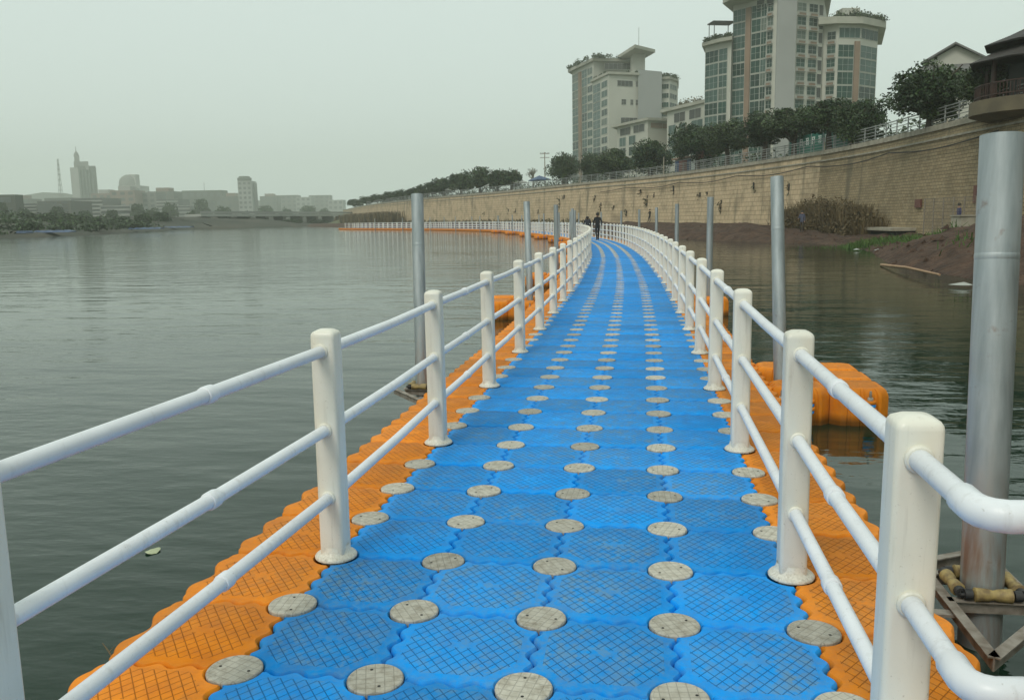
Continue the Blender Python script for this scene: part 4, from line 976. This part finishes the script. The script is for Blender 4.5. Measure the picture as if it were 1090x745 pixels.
def pavilion():
    d = 47; c = P_(1098, d); zf = zt(110, 1060, d); bld = thing('pavilion', (*c, WALLTOP), 'dark timber pavilion with tiled roof on the round concrete balcony', 'pavilion')
    mb = MB(); mb.lathe([(2.0, -.9-zf+WALLTOP+.3), (2.6, -.95), (3.2, -.75), (3.35, -.7), (3.35, .02), (3.2, .05)], (*c, zf), 36); mb.build('balcony', mat('stained_concrete', (.15, .125, .078), (.10, .085, .055), .9, 1.2), bld, 30)
    n = 8
    for k in range(n):
        a = 2*math.pi*k/n+.2; x, y = c[0]+2.6*math.cos(a), c[1]+2.6*math.sin(a); mb = MB(); mb.tube([(x, y, zf+.05), (x, y, zf+2.3)], .13, 10); mb.build('column', M_wood, bld, 40)
    for k in range(n*2):
        a = 2*math.pi*k/(n*2)+.1; b = 2*math.pi*(k+1)/(n*2)+.1; mb = MB(); p = (c[0]+3.1*math.cos(a), c[1]+3.1*math.sin(a)); q = (c[0]+3.1*math.cos(b), c[1]+3.1*math.sin(b))
        for z in (.25, .85): mb.bar((*p, zf+z), (*q, zf+z), .06, .06)
        for t in np.linspace(0, .9, 7): mb.bar((p[0]+(q[0]-p[0])*t, p[1]+(q[1]-p[1])*t, zf+.05), (p[0]+(q[0]-p[0])*t, p[1]+(q[1]-p[1])*t, zf+.85), .035, .035)
        mb.build('balustrade', M_wood, bld)
    mb = MB(); mb.lathe([(2.9, 2.1), (3.6, 1.95), (3.65, 2.02), (2.6, 2.5), (1.9, 2.8), (1.8, 2.8)], (*c, zf), 8); mb.build('lower_roof', M_tiledark, bld)
    mb = MB(); mb.lathe([(1.8, 2.7), (1.8, 3.1)], (*c, zf), 8); mb.build('lantern', M_wood, bld)
    mb = MB(); mb.lathe([(2.2, 3.05), (2.9, 2.85), (2.95, 2.93), (1.7, 3.4), (.6, 3.9), (.05, 4.2)], (*c, zf), 8); mb.build('upper_roof', M_tiledark, bld)
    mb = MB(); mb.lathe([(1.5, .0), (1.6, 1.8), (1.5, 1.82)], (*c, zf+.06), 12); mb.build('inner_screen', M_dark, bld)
pavilion()

# ------------------------------------------------------------------ far city across the river
CITY = 1.55
def city(px0, px1, top, dep, mi, label, floors=0, depth=14, turn=.25, white=False, cat='building', name='far_building', roof=0):
    dep *= CITY; depth *= CITY
    a = np.array(P_(px0, dep)); b = np.array(P_(px1, dep)); t = (b-a); L = np.linalg.norm(t); t /= L; nrm = np.array([t[1], -t[0]])
    ang = math.atan2(t[1], t[0]); zt_ = at((px0+px1)/2, top, dep)[2]; c = (a+b)/2-nrm*depth/2; zb = -.4 if dep < 300 else 1
    root = thing(name, (c[0], c[1], zb), label, cat, 'buildings across the river')
    mb = MB(); mb.box((c[0], c[1], (zb+zt_)/2), (L, depth, zt_-zb), ang); mb.build('wall', M_far[mi], root)
    if roof:
        mb = MB(); mb.box((c[0], c[1], zt_+roof/2), (L*.5, depth*.6, roof), ang); mb.build('roof_block', M_far[(mi+1) % 5], root)
    if floors:
        zf = zb+(5 if dep < 600 else 9); sh = (zt_-zf)/floors; p = (a+b)/2+nrm*.1
        nw = max(3, int(L/7))
        for f in range(floors):
            if white:
                mb = MB(); mb.box((p[0]+nrm[0]*.3, p[1]+nrm[1]*.3, zf+sh*(f+.2)), (L*.96, .8, sh*.36), ang); mb.build('balcony_band', M_farwhite, root)
                mb = MB(); mb.box((p[0], p[1], zf+sh*(f+.62)), (L*.94, .3, sh*.42), ang); mb.build('window_band', M_farwin, root)
            else:
                for k in range(nw):
                    q = p+t*L*((k+.5)/nw-.5); mb = MB(); mb.box((q[0], q[1], zf+sh*(f+.5)), (L/nw*.55, .3, sh*.5), ang); mb.build('window', M_farwin, root)
    return root
city(-60, 19, 208, 235, 4, 'dark low warehouse at the far left edge across the river', 2, depth=4)
city(-8, 42, 217, 250, 0, 'grey four-storey block with pale balcony bands at the far left', 4, white=True)
city(42, 77, 214, 270, 1, 'dull grey block half hidden by trees right of the far left block', 4)
city(78, 112, 211, 300, 0, 'pale banded apartment block directly below the tall tower', 5, white=True)
city(108, 141, 219, 290, 3, 'low white banded block right of the one below the tall tower', 2, white=True)
# tall tower with stepped crown
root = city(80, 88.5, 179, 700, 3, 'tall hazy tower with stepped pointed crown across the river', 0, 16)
dep = 700*CITY; zt_ = zt(177, 95, dep); q = P_(98, (708)*CITY); mb = MB(); mb.prism([P_(88.5, (699)*CITY), P_(107, (706)*CITY), P_(107.5, (724)*CITY), P_(89, (722)*CITY)], 1, zt_); mb.build('shaded_shaft', M_far[1], root)  # lit left face paler, shaded side darker, painted in by wall colour
mb = MB(); mb.prism([P_(84.5, (702)*CITY), P_(100, (702)*CITY), P_(100, (716)*CITY), P_(84.5, (716)*CITY)], zt_-5, zt(172.5, 92, dep)); mb.prism([P_(85.5, (704)*CITY), P_(91, (704)*CITY), P_(91, (714)*CITY), P_(85.5, (714)*CITY)], zt(173, 92, dep), zt(166.5, 88, dep)); q = P_(88, (708)*CITY)
mb.lathe([(3.4, 0), (2.5, 4), (.5, 7), (.2, 13)], (*q, zt(167, 88, dep)), 8); mb.build('crown', M_far[0], root)
for k in range(5):
    a, b = P_(90.2+3.3*k, (698.9+1.25*k)*CITY), P_(92.2+3.3*k, (699.4+1.25*k)*CITY); mb = MB()
    mb.bar((a[0], a[1], 35), (a[0], a[1], zt_-5), 2.2, 1.2); mb.build('window_strip', M_farwin, root)
# lattice mast
q = P_(68, 720*CITY); root = thing('lattice_mast', (*q, 4), 'thin hazy lattice mast left of the tall tower', 'mast'); zt_ = zt(170, 68, 720*CITY)
for sx, sy in ((-1, -1), (1, -1), (1, 1), (-1, 1)): mb = MB(); mb.tube([(q[0]+sx*2.6, q[1]+sy*2.6, 4), (q[0]+sx*.5, q[1]+sy*.5, zt_)], .26, 5); mb.build('leg', M_far[0], root)
for k in range(12):
    z = 6+(zt_-8)*k/12; r = 2.6-2.1*k/12; mb = MB()
    for i in range(4):
        c = [(-r, -r), (r, -r), (r, r), (-r, r)]; mb.bar((q[0]+c[i][0], q[1]+c[i][1], z), (q[0]+c[(i+1) % 4][0], q[1]+c[(i+1) % 4][1], z+4), .22, .22)
    mb.build('bracing', M_far[0], root)
# domed building
root = city(129, 152, 198, 690, 3, 'hazy pale building with a rounded domed top', 2, 18, white=True); q = P_(141, 705*CITY); zz = zt(198.5, 141, 690*CITY)
mb = MB(); mb.lathe([(12, 0), (12, 4.5), (10.6, 9.6), (7.4, 13), (3.6, 15), (.6, 15.3)], (*q, zz), 24); mb.build('dome', M_far[0], root, 60)
mb = MB(); mb.box((q[0]+8.5, q[1], zz+7.5), (7, 9, 15)); mb.build('side_turret', M_far[3], root)
C = [(120, 146, 203, 470, 2, 'brownish-pink block in front of the domed building', 4), (146, 168, 205, 480, 0, 'grey block right of the pinkish block', 4), (160, 187, 204, 520, 1, 'wide darker block with small roof hut, left of the banded pair', 4), (168, 192, 212, 400, 0, 'pale block with balcony bands above the right end of the dark bank', 4), (184, 204, 219, 370, 3, 'low white block with balcony bands beside the bridge end', 3),
 (196, 238, 203, 640, 4, 'long dark block on the skyline above the bridge', 3), (236, 256, 209, 620, 1, 'dark block left of the twin-topped tower', 3), (204, 222, 214, 520, 0, 'small grey block behind the bridge end', 3), (278, 296, 209, 800, 1, 'hazy block just right of the twin-topped tower', 4), (294, 318, 208, 830, 0, 'hazy wide block in the middle of the far skyline', 5), (316, 332, 210, 820, 3, 'hazy pale block right of the wide skyline block', 4), (330, 352, 208, 860, 0, 'hazy block near the right end of the far skyline', 5), (350, 366, 213, 840, 3, 'hazy pale block at the right end of the far skyline', 3), (2, 34, 212, 520, 1, 'hazy block behind the far left apartment block', 3), (50, 80, 211, 480, 4, 'hazy dark block left of the tall tower foot', 3), (100, 122, 206, 520, 2, 'hazy brown block right of the tall tower foot', 3)]
for a, b, tp, d, mi, lb, fl in C: city(a, b, tp, d, mi, lb, fl, white='bands' in lb, roof=3.5 if mi in (1, 2) else 0)
root = city(255.5, 270, 193, 600, 3, 'hazy pale tower with dark round cap beside a slimmer twin', 7, 12); q = P_(263, 608*CITY); mb = MB(); mb.lathe([(7, 0), (7.7, 3.4), (6, 4.2), (5.6, 5.4)], (*q, zt(193, 263, 600*CITY)), 14); mb.build('round_cap', M_far[4], root)
q0, q1 = P_(270.5, 604*CITY), P_(276, 604*CITY); mb = MB(); mb.prism([q0, q1, P_(276, 616*CITY), P_(270.5, 616*CITY)], 1, zt(195, 273, 604*CITY)); mb.build('slim_shaft', M_far[0], root)
q = P_(220, 645*CITY); mb = MB(); mb.tube([(*q, 20), (*q, zt(195, 220, 645*CITY))], .3, 5); tag(mb.build('roof_mast', M_fence), 'thin mast on the long dark skyline block', 'mast')
# low bridge
a, b = np.array(P_(206, 300)), np.array(P_(372, 372)); root = thing('road_bridge', (*a, WATER), 'long low concrete bridge across the far end of the river', 'bridge'); za, zb = zt(229.5, 206, 300), zt(229.3, 372, 372)
mb = MB(); mb.bar((*a, za), (*b, zb), 8, .9); mb.build('deck', M_farwhite, root)
mb = MB(); nn = (b-a)/np.linalg.norm(b-a); off = np.array([nn[1], -nn[0]])*3.8; mb.bar((*(a+off), za+1), (*(b+off), zb+1), .15, .8); mb.build('parapet', M_far[3], root)
for k in range(9):
    p = a+(b-a)*(k+.5)/9; mb = MB(); mb.box((p[0], p[1], (WATER-1+za-.4)/2), (1.6, 5, za-.4-WATER+1), math.atan2(nn[1], nn[0])); mb.build('pier', M_far[0], root)
# greenery on the far bank
BUSH = [(-30, 226, 150, 40), (12, 229, 160, 44), (50, 223, 190, 46), (78, 224, 200, 36), (30, 234, 145, 40), (105, 228, 205, 40), (130, 227, 225, 36), (152, 224, 240, 34), (172, 224, 262, 30), (195, 230, 290, 28), (225, 231, 300, 34), (250, 232, 300, 34), (280, 232, 310, 34), (312, 232, 318, 34), (338, 233, 330, 30), (65, 236, 155, 40), (100, 236, 172, 40), (140, 235, 195, 40)]
BUSH += [(4, 212, 330, 22), (28, 219, 300, 26), (62, 217, 330, 26), (92, 222, 300, 24), (120, 221, 330, 22), (148, 214, 430, 24), (163, 218, 380, 22), (182, 211, 470, 20), (204, 222, 360, 22), (216, 209, 560, 24), (238, 216, 500, 24), (262, 223, 480, 22), (284, 217, 640, 24), (306, 219, 640, 24), (328, 217, 660, 24), (346, 219, 640, 20), (8, 240, 142, 40), (180, 236, 262, 34), (205, 236, 290, 30), (-10, 236, 148, 40)]
def ordinal(n):
    o = ['', 'first', 'second', 'third', 'fourth', 'fifth', 'sixth', 'seventh', 'eighth', 'ninth', 'tenth', 'eleventh', 'twelfth', 'thirteenth', 'fourteenth', 'fifteenth', 'sixteenth', 'seventeenth', 'eighteenth', 'nineteenth', 'twentieth']
    return o[n] if n <= 20 else ('thirtieth' if n == 30 else ('twenty-' if n < 30 else 'thirty-')+o[n % 10])
LBN = ['leftmost', 'second', 'third', 'fourth', 'fifth', 'sixth', 'seventh', 'eighth', 'ninth', 'tenth', 'eleventh', 'twelfth', 'thirteenth', 'fourteenth', 'fifteenth', 'sixteenth', 'seventeenth', 'eighteenth']
for k, (px, tp, d, wd) in enumerate(sorted(BUSH)):
    d = d+12; q = P_(px, d); zt_ = zt(tp, px, d); zb_ = .2; root = thing('bank_tree', (*q, zb_), 'low dark tree mass across the river, %s counted from the left edge' % ordinal(k+1), 'tree', 'scrubby trees on the far bank'); wr = wd*d/FPX*.62
    place('crown', CROWNS_FAR[k % 3], root, (q[0], q[1], (zt_+zb_)/2), k, (wr, wr*.6, (zt_-zb_)*.62))
    place('trunk', TRUNKS[k % 3], root, (q[0], q[1], zb_), k, (3, 3, (zt_-zb_)*.6))
rg = np.random.default_rng(77); P = []
iS = int(np.argmin(np.linalg.norm(LP-LE[4], axis=1)))
for i in range(20, iS):
    for k in range(70):
        d_ = 4+rg.random()**1.4*52; x, y = LP[i]+LN[i]*d_+LT[i]*rg.uniform(-1, 1); zg = float(np.interp(d_, [q_[0] for q_ in prof], [q_[1] for q_ in prof]))
        P.append((x, y, zg+rg.random()**1.3*(1.0+1.6*(.5+.5*math.sin(i*.31)*math.cos(i*.13+d_*.2)))))
o = bpy.data.objects.new('shore_scrub', np_mesh('shore_scrub', quads(np.array(P), .7, rg), M_leaf)); col.objects.link(o); stuff(o); tag(o, 'dark scrub covering the slope of the far left bank', 'scrub')
# blue tarpaulins on the far shore
for k, (x0, x1, py, d) in enumerate([(18, 30, 247, 146), (30, 76, 247.5, 150), (138, 172, 243.5, 205), (170, 204, 241.5, 248)]):
    a, b = np.array(P_(x0, d)), np.array(P_(x1, d)); z = .75; t = (b-a)/np.linalg.norm(b-a); nrm = np.array([t[1], -t[0]]); mb = MB(); n = 14; vs = []
    for i in range(n+1):
        p = a+(b-a)*i/n; h = -.15+.18*math.sin(i*2.1+k); vs += [(*(p+nrm*1.2), z-.4), (*(p+nrm*.3), z+h), (*(p-nrm*1.4), z+h*.6), (*(p-nrm*1.6), z-.4)]
    mb.add(vs, [(i*4+j, (i+1)*4+j, (i+1)*4+(j+1) % 4, i*4+(j+1) % 4) for i in range(n) for j in range(4)]+[(0, 1, 2, 3), (n*4+3, n*4+2, n*4+1, n*4)])
    tag(origin_base(mb.build('blue_tarpaulin', M_bluetarp, None, 60)), 'blue tarpaulin heap on the far shore, %s' % ['short one at the left', 'long one left of centre', 'below the pale banded block', 'nearest the bridge'][k], 'tarpaulin', 'blue tarpaulins on the far shore')

# ------------------------------------------------------------------ right bank growth and clutter
def blades(name, pts, hmin, hmax, wd, M, seed, lean=.25, mul=None):
    rg = np.random.default_rng(seed); V = []
    for j, (x, y, z) in enumerate(pts):
        h = rg.uniform(hmin, hmax)*(mul[j] if mul else 1); a = rg.uniform(0, 6.28); w_ = wd*rg.uniform(.6, 1.4); dx, dy = math.cos(a)*w_, math.sin(a)*w_; lx, ly = rg.normal(0, lean*h, 2)
        V += [(x-dx, y-dy, z-.1), (x+dx, y+dy, z-.1), (x+dx*.4+lx, y+dy*.4+ly, z+h), (x-dx*.4+lx, y-dy*.4+ly, z+h)]
    o = bpy.data.objects.new(name, np_mesh(name, np.array(V), M)); col.objects.link(o); return stuff(o)
rg = np.random.default_rng(9)
def patch(c, sx, sy, n, ang=0):
    q = rg.normal(0, 1, (n, 2))*[sx, sy]; ca, sa = math.cos(ang), math.sin(ang)
    return [(c[0]+ca*u-sa*v, c[1]+sa*u+ca*v) for u, v in q]
def zed(L): return [(x, y, ground_z(x, y)) for x, y in L]
# reeds against the wall: px 838-940
P = []
for px in np.linspace(862, 950, 30):
    i = wall_at(px); 
    for k in range(300):
        off = rg.uniform(.6, 3.2); t = rg.uniform(-1.4, 1.4); x, y, _ = wpt(i, off, 0); P.append((x+WT[i, 0]*t, y+WT[i, 1]*t, (.45+.55*math.sin(math.pi*min(1, max(0, (px-852)/106)))**.6)*(1.0+.18*math.sin(px*.35)+.1*math.sin(px*.93))))
o = blades('reeds', [(x, y, ground_z(x, y)) for x, y, _ in P], 0.6, 2.2, .028, M_reed, 3, .2, [k for _, _, k in P]); tag(o, 'brown dry reed thicket at the foot of the river wall', 'reeds')
P2 = []
for px in np.linspace(866, 952, 60):
    i = wall_at(px); hm = 2.5*math.sin(math.pi*min(1, max(0, (px-858)/102)))**.5*(1+.15*math.sin(px*.4)+.08*math.sin(px*1.1))
    for k in range(120):
        u = rg.uniform(-1, 1); off = 2.0+1.5*u; x, y, _ = wpt(i, off, 0); t = rg.uniform(-1, 1)
        P2.append((x+WT[i, 0]*t, y+WT[i, 1]*t, ground_z(x, y)+hm*math.sqrt(max(0, 1-u*u))*rg.random()**.55))
o = bpy.data.objects.new('dry_shrub', np_mesh('dry_shrub', quads(np.array(P2), .24, rg), M_reed)); col.objects.link(o); stuff(o); tag(o, 'rounded brown dry shrub tangled into the reeds by the wall', 'shrub')
P = []
for px in np.linspace(372, 436, 60):
    i = wall_at(px)
    for k in range(60):
        off = rg.uniform(1, 7); t = rg.uniform(-2, 2); x, y, _ = wpt(i, off, 0); P.append((x+WT[i, 0]*t, y+WT[i, 1]*t, .4))
o = blades('reeds', P, 1.5, 3.6, .16, M_reed, 4, .15); tag(o, 'distant brown reed bed below the far end of the wall', 'reeds')
P = []
for c, sx, sy, n in [((13.4, 43), 1.7, 1.2, 2600), ((15.5, 40), 1.3, .7, 500), ((13.2, 33.5), .7, .7, 160), ((11.6, 26), .3, .6, 60), ((17.5, 39), 1.0, .7, 260)]: P += patch(c, sx, sy, n)
o = blades('grass_tufts', zed(P), .10, .34, .025, M_grass, 6, .5); tag(o, 'fresh green grass patches on the muddy right bank', 'grass')
P = []
for i in range(wall_at(640), wall_at(440)):
    for k in range(16): x, y, _ = wpt(i, rg.uniform(.6, 5), 0); P.append((x+rg.uniform(-1, 1), y+rg.uniform(-1, 1), .35))
o = blades('scrub', P, .3, 1.0, .2, M_leafdry, 8, .4); tag(o, 'dark scrub strip along the foot of the far wall', 'scrub')
# clods and stones on the soil
mb = MB()
for _ in range(520):
    if rg.random() < .7: x, y = rg.uniform(9.6, 21), rg.uniform(17, 45)
    else: x, y = rg.uniform(2, 14), rg.uniform(50, 75)
    z = ground_z(x, y)
    if z < WATER-.05: continue
    r = rg.uniform(.05, .20); vs = [(x+r*rg.uniform(.6, 1.2)*math.cos(a), y+r*rg.uniform(.6, 1.2)*math.sin(a), z-.05) for a in np.arange(5)*1.256]+[(x+r*.3*rg.normal(), y+r*.3*rg.normal(), z+r*rg.uniform(.4, .9))]
    mb.add(vs, [(k, (k+1) % 5, 5) for k in range(5)])
o = stuff(mb.build('soil_clods', M_soil)); tag(o, 'loose clods of dark soil on the right bank', 'soil')
# driftwood pole, rubbish
a, b = on_z(938, 282, WATER+.05), on_z(1000, 292.5, WATER+.2); mb = MB(); mb.tube([a, (a+b)/2+[0, 0, .05], b], [.045, .04, .03], 8); tag(origin_base(mb.build('driftwood_pole', M_wooden, None, 50)), 'long pale timber pole lying at the water edge on the right bank', 'timber')
for k, (px, py) in enumerate([(934, 265.5), (911, 265), (1024, 301.5)]):
    q = on_z(px, py, WATER+.1); mb = MB(); vs = [(q[0]+rg.uniform(.1, .32)*math.cos(a), q[1]+rg.uniform(.1, .25)*math.sin(a), q[2]-.04) for a in np.arange(7)*.8976]+[(q[0]+.04, q[1], q[2]+.03)]
    mb.add(vs, [(i, (i+1) % 7, 7) for i in range(7)]); tag(origin_base(mb.build('litter', M_farwhite)), ['white scrap of litter beside the green grass', 'small white scrap at the left of the grass', 'pale scrap at the water edge next to the near pole'][k], 'litter')
# concrete ledge and dark culvert at the wall foot
i0, i1 = wall_at(983), wall_at(938); a, b = np.array(wpt(i0, 1.0, 0)), np.array(wpt(i1, 1.0, 0)); an = math.atan2(*(b-a)[[1, 0]]); c = (a+b)/2; L = np.linalg.norm(b-a)
root = thing('culvert_ledge', (c[0], c[1], -.2), 'pale concrete ledge over a dark culvert at the foot of the wall', 'ledge')
mb = MB(); mb.box((c[0], c[1], .30), (L, 2.0, .2), an); mb.build('slab', M_ledge, root); mb = MB(); mb.box((c[0], c[1], -.1), (L*.97, 1.4, .58), an); mb.build('opening', M_hole, root)
# wire fence and low wall in front of the wall at the right, with a watcher behind
q0, q1 = np.append(P_(1052, 44), 0), np.append(P_(984, 53), 0); root = thing('wire_fence', (*((q0+q1)/2)[:2], .9), 'rusty wire mesh fence standing at the foot of the rough wall', 'fence'); t = (q1-q0); L = np.linalg.norm(t[:2])
zf = .25; n = 6
for k in range(n+1): p = q0+t*k/n; mb = MB(); mb.tube([(p[0], p[1], zf-.4), (p[0], p[1], zf+2.0)], .035, 6); mb.build('fence_post', M_frame, root)
mb = MB()
for z in (.0, .25, .5, .75, 1, 1.25, 1.5, 1.75, 1.98): mb.bar((q0[0], q0[1], zf+z), (q1[0], q1[1], zf+z), .012, .012)
for k in range(48): p = q0+t*k/48; mb.bar((p[0], p[1], zf), (p[0], p[1], zf+1.98), .01, .01)
mb.build('wire_mesh', M_frame, root)
p = P_(1040, 43); mb = MB(); i = wall_at(1037); mb.box((p[0], p[1], .75), (1.1, 2.0, .9), math.atan2(WT[i, 1], WT[i, 0])); mb.box((p[0], p[1], 1.23), (1.2, 2.1, .06), math.atan2(WT[i, 1], WT[i, 0]))
tag(origin_base(mb.build('concrete_block_wall', M_ledge)), 'short grey concrete wall on the mound beside the wire fence', 'wall')

# ------------------------------------------------------------------ people
M_skin = mat('skin', (.42, .25, .17), None, .6); M_hair = mat('black_hair', (.012, .011, .010), None, .6)
def cloth(name, c): return mat('cloth_'+name, c, tuple(k*.7 for k in c), .85, 9)
def person(loc, rz, h, label, jacket, trousers, pose, group=None):
    """continuous skinned body; pose gives the joints in a 1.7 m frame, facing +Y"""
    J = dict(pelvis=(0, 0, .93), waist=(0, .01, 1.08), chest=(0, .01, 1.30), neck=(0, .0, 1.46), head=(0, .03, 1.54), crown=(0, .03, 1.68),
             shL=(-.17, 0, 1.40), elL=(-.23, -.02, 1.14), wrL=(-.24, .06, .90), fiL=(-.24, .09, .79), shR=(.17, 0, 1.40), elR=(.23, -.02, 1.14), wrR=(.24, .06, .90), fiR=(.24, .09, .79),
             hiL=(-.09, 0, .89), knL=(-.10, .05, .49), anL=(-.10, -.03, .09), toL=(-.11, .14, .035), hiR=(.09, 0, .89), knR=(.10, .05, .49), anR=(.10, -.03, .09), toR=(.11, .14, .035))
    J.update(pose)
    RAD = dict(pelvis=(.15, .11), waist=(.14, .10), chest=(.17, .11), neck=(.055, .055), head=(.085, .095), crown=(.06, .07), shL=(.07, .07), elL=(.05, .05), wrL=(.035, .035), fiL=(.035, .02), hiL=(.09, .09), knL=(.062, .062), anL=(.045, .045), toL=(.045, .03))
    for k in list(RAD):
        if k.endswith('L'): RAD[k[:-1]+'R'] = RAD[k]
    E_ = [('pelvis', 'waist'), ('waist', 'chest'), ('chest', 'neck'), ('neck', 'head'), ('head', 'crown')]
    for s in 'LR': E_ += [('chest', 'sh'+s), ('sh'+s, 'el'+s), ('el'+s, 'wr'+s), ('wr'+s, 'fi'+s), ('pelvis', 'hi'+s), ('hi'+s, 'kn'+s), ('kn'+s, 'an'+s), ('an'+s, 'to'+s)]
    names = list(J); me = bpy.data.meshes.new('tmp'); me.from_pydata([J[k] for k in names], [(names.index(a), names.index(b)) for a, b in E_], [])
    o = bpy.data.objects.new('tmp', me); col.objects.link(o); md = o.modifiers.new('s', 'SKIN'); md.use_smooth_shade = True; o.modifiers.new('d', 'SUBSURF').levels = 2
    for i, k in enumerate(names): sv = me.skin_vertices[0].data[i]; sv.radius = RAD[k]; sv.use_root = (k == 'pelvis')
    bpy.context.view_layer.update(); dg = bpy.context.evaluated_depsgraph_get(); bm_ = bpy.data.meshes.new_from_object(o.evaluated_get(dg)); bpy.data.objects.remove(o)
    mats = [cloth(*jacket), cloth(*trousers), M_skin, M_hair, M_rubber]; bm_.materials.clear()
    for M in mats: bm_.materials.append(M)
    reg = {}
    for a, b in E_:
        k = b[:2]; reg[(a, b)] = 0
        if b in ('head', 'crown', 'neck') and a != 'chest': reg[(a, b)] = 2
        if k == 'fi': reg[(a, b)] = 2
        if k in ('hi', 'kn', 'an'): reg[(a, b)] = 1
        if k == 'to': reg[(a, b)] = 4
    for p in bm_.polygons:
        c = np.array(p.center); best = 9; mi = 0
        for (a, b), r_ in reg.items():
            A_, B_ = np.array(J[a]), np.array(J[b]); t = np.clip(np.dot(c-A_, B_-A_)/np.dot(B_-A_, B_-A_), 0, 1); d = np.linalg.norm(c-A_-(B_-A_)*t)
            if d < best: best = d; mi = r_
        if np.linalg.norm(c-np.array(J['pelvis'])) < .16 and c[2] > J['pelvis'][2]-.12: mi = 0
        p.material_index = mi; p.use_smooth = True
    k = h/1.74; root = place('person', bm_, None, loc, rz, (k, k, k)); tag(root, label, 'person', group)
    mb = MB(); hd = np.array(J['head'])*.4+np.array(J['crown'])*.6
    mb.lathe([(.098, -.06), (.104, -.01), (.098, .05), (.07, .09), (.02, .108)], tuple(hd+[0, -.02, .015]), 14); hr = bpy.data.objects.new('hair', mb.mesh('hair', M_hair, 60)); col.objects.link(hr); hr.parent = root
    return root
p, th = deck(53, -.38)
person((p[0], p[1], .005), th, 1.62, 'person in dark jacket and blue jeans leaning, left of the pair on the walkway', ('navy', (.018, .02, .03)), ('jeans', (.03, .10, .24)),
       dict(waist=(0, .05, 1.07), chest=(.02, .14, 1.26), neck=(.03, .24, 1.39), head=(.03, .30, 1.45), crown=(.03, .36, 1.57), shL=(-.15, .14, 1.36), shR=(.19, .14, 1.36), elL=(-.22, .22, 1.12), elR=(.25, .24, 1.12), wrL=(-.2, .4, .98), wrR=(.22, .42, 1.0), fiL=(-.18, .46, .9), fiR=(.2, .48, .92), knL=(-.1, .16, .5), anL=(-.1, .2, .1), toL=(-.11, .36, .05), knR=(.1, 0, .48), anR=(.1, -.22, .14), toR=(.1, -.07, .05)))
p, th = deck(51.5, .12)
person((p[0], p[1], .005), th+.15, 1.74, 'taller person in black coat and black trousers walking away on the walkway', ('black', (.014, .014, .016)), ('black_trousers', (.012, .012, .014)),
       dict(knL=(-.1, -.02, .49), anL=(-.1, -.24, .13), toL=(-.11, -.09, .045), knR=(.1, .15, .5), anR=(.1, .2, .09), toR=(.11, .36, .045), elL=(-.24, .06, 1.15), wrL=(-.24, .2, .95), fiL=(-.23, .26, .86), elR=(.24, -.1, 1.15), wrR=(.25, -.1, .92), fiR=(.25, -.08, .81)))
x, y = P_(1021, 49.5); person((x, y, .22), 1.6, 1.7, 'person in dark blue jacket behind the wire fence below the wall', ('blue_work', (.02, .03, .13)), ('dark', (.02, .02, .025)), {})
q = at(854, HOR(854), 66); zq = max(ground_z(q[0], q[1]), -.1); person((q[0], q[1], zq), 2.6, 1.65, 'person in grey-blue standing on the mud before the reeds', ('greyblue', (.08, .09, .14)), ('brown', (.05, .04, .03)), dict(elR=(.22, .1, 1.14), wrR=(.2, .3, 1.1), fiR=(.2, .38, 1.06)))
i = wall_at(713); x, y, _ = wpt(i, 2.6, 0); person((x, y, ground_z(x, y)), 1.2, 1.68, 'person in dark clothes walking along the foot of the far wall', ('charcoal', (.03, .03, .03)), ('dark2', (.025, .025, .03)), dict(knL=(-.1, .15, .5), anL=(-.1, .2, .1), toL=(-.1, .36, .05), elL=(-.3, .05, 1.2), wrL=(-.42, .15, 1.15), fiL=(-.46, .2, 1.1)))

# ------------------------------------------------------------------ haze: the air itself
hz = MB(); hz.box((-50, 0, 60-.9), (3500, 3500, 123.6)); ho = hz.build('haze', None); stuff(ho)
HM = bpy.data.materials.new('haze_air'); HM.use_nodes = True; hn = HM.node_tree.nodes; hn.remove(hn['Principled BSDF'])
pv = hn.new('ShaderNodeVolumePrincipled'); pv.inputs['Color'].default_value = (.90, .95, .85, 1); pv.inputs['Density'].default_value = .0006; pv.inputs['Anisotropy'].default_value = .2
HM.node_tree.links.new(pv.outputs[0], hn['Material Output'].inputs['Volume']); ho.data.materials.clear(); ho.data.materials.append(HM)
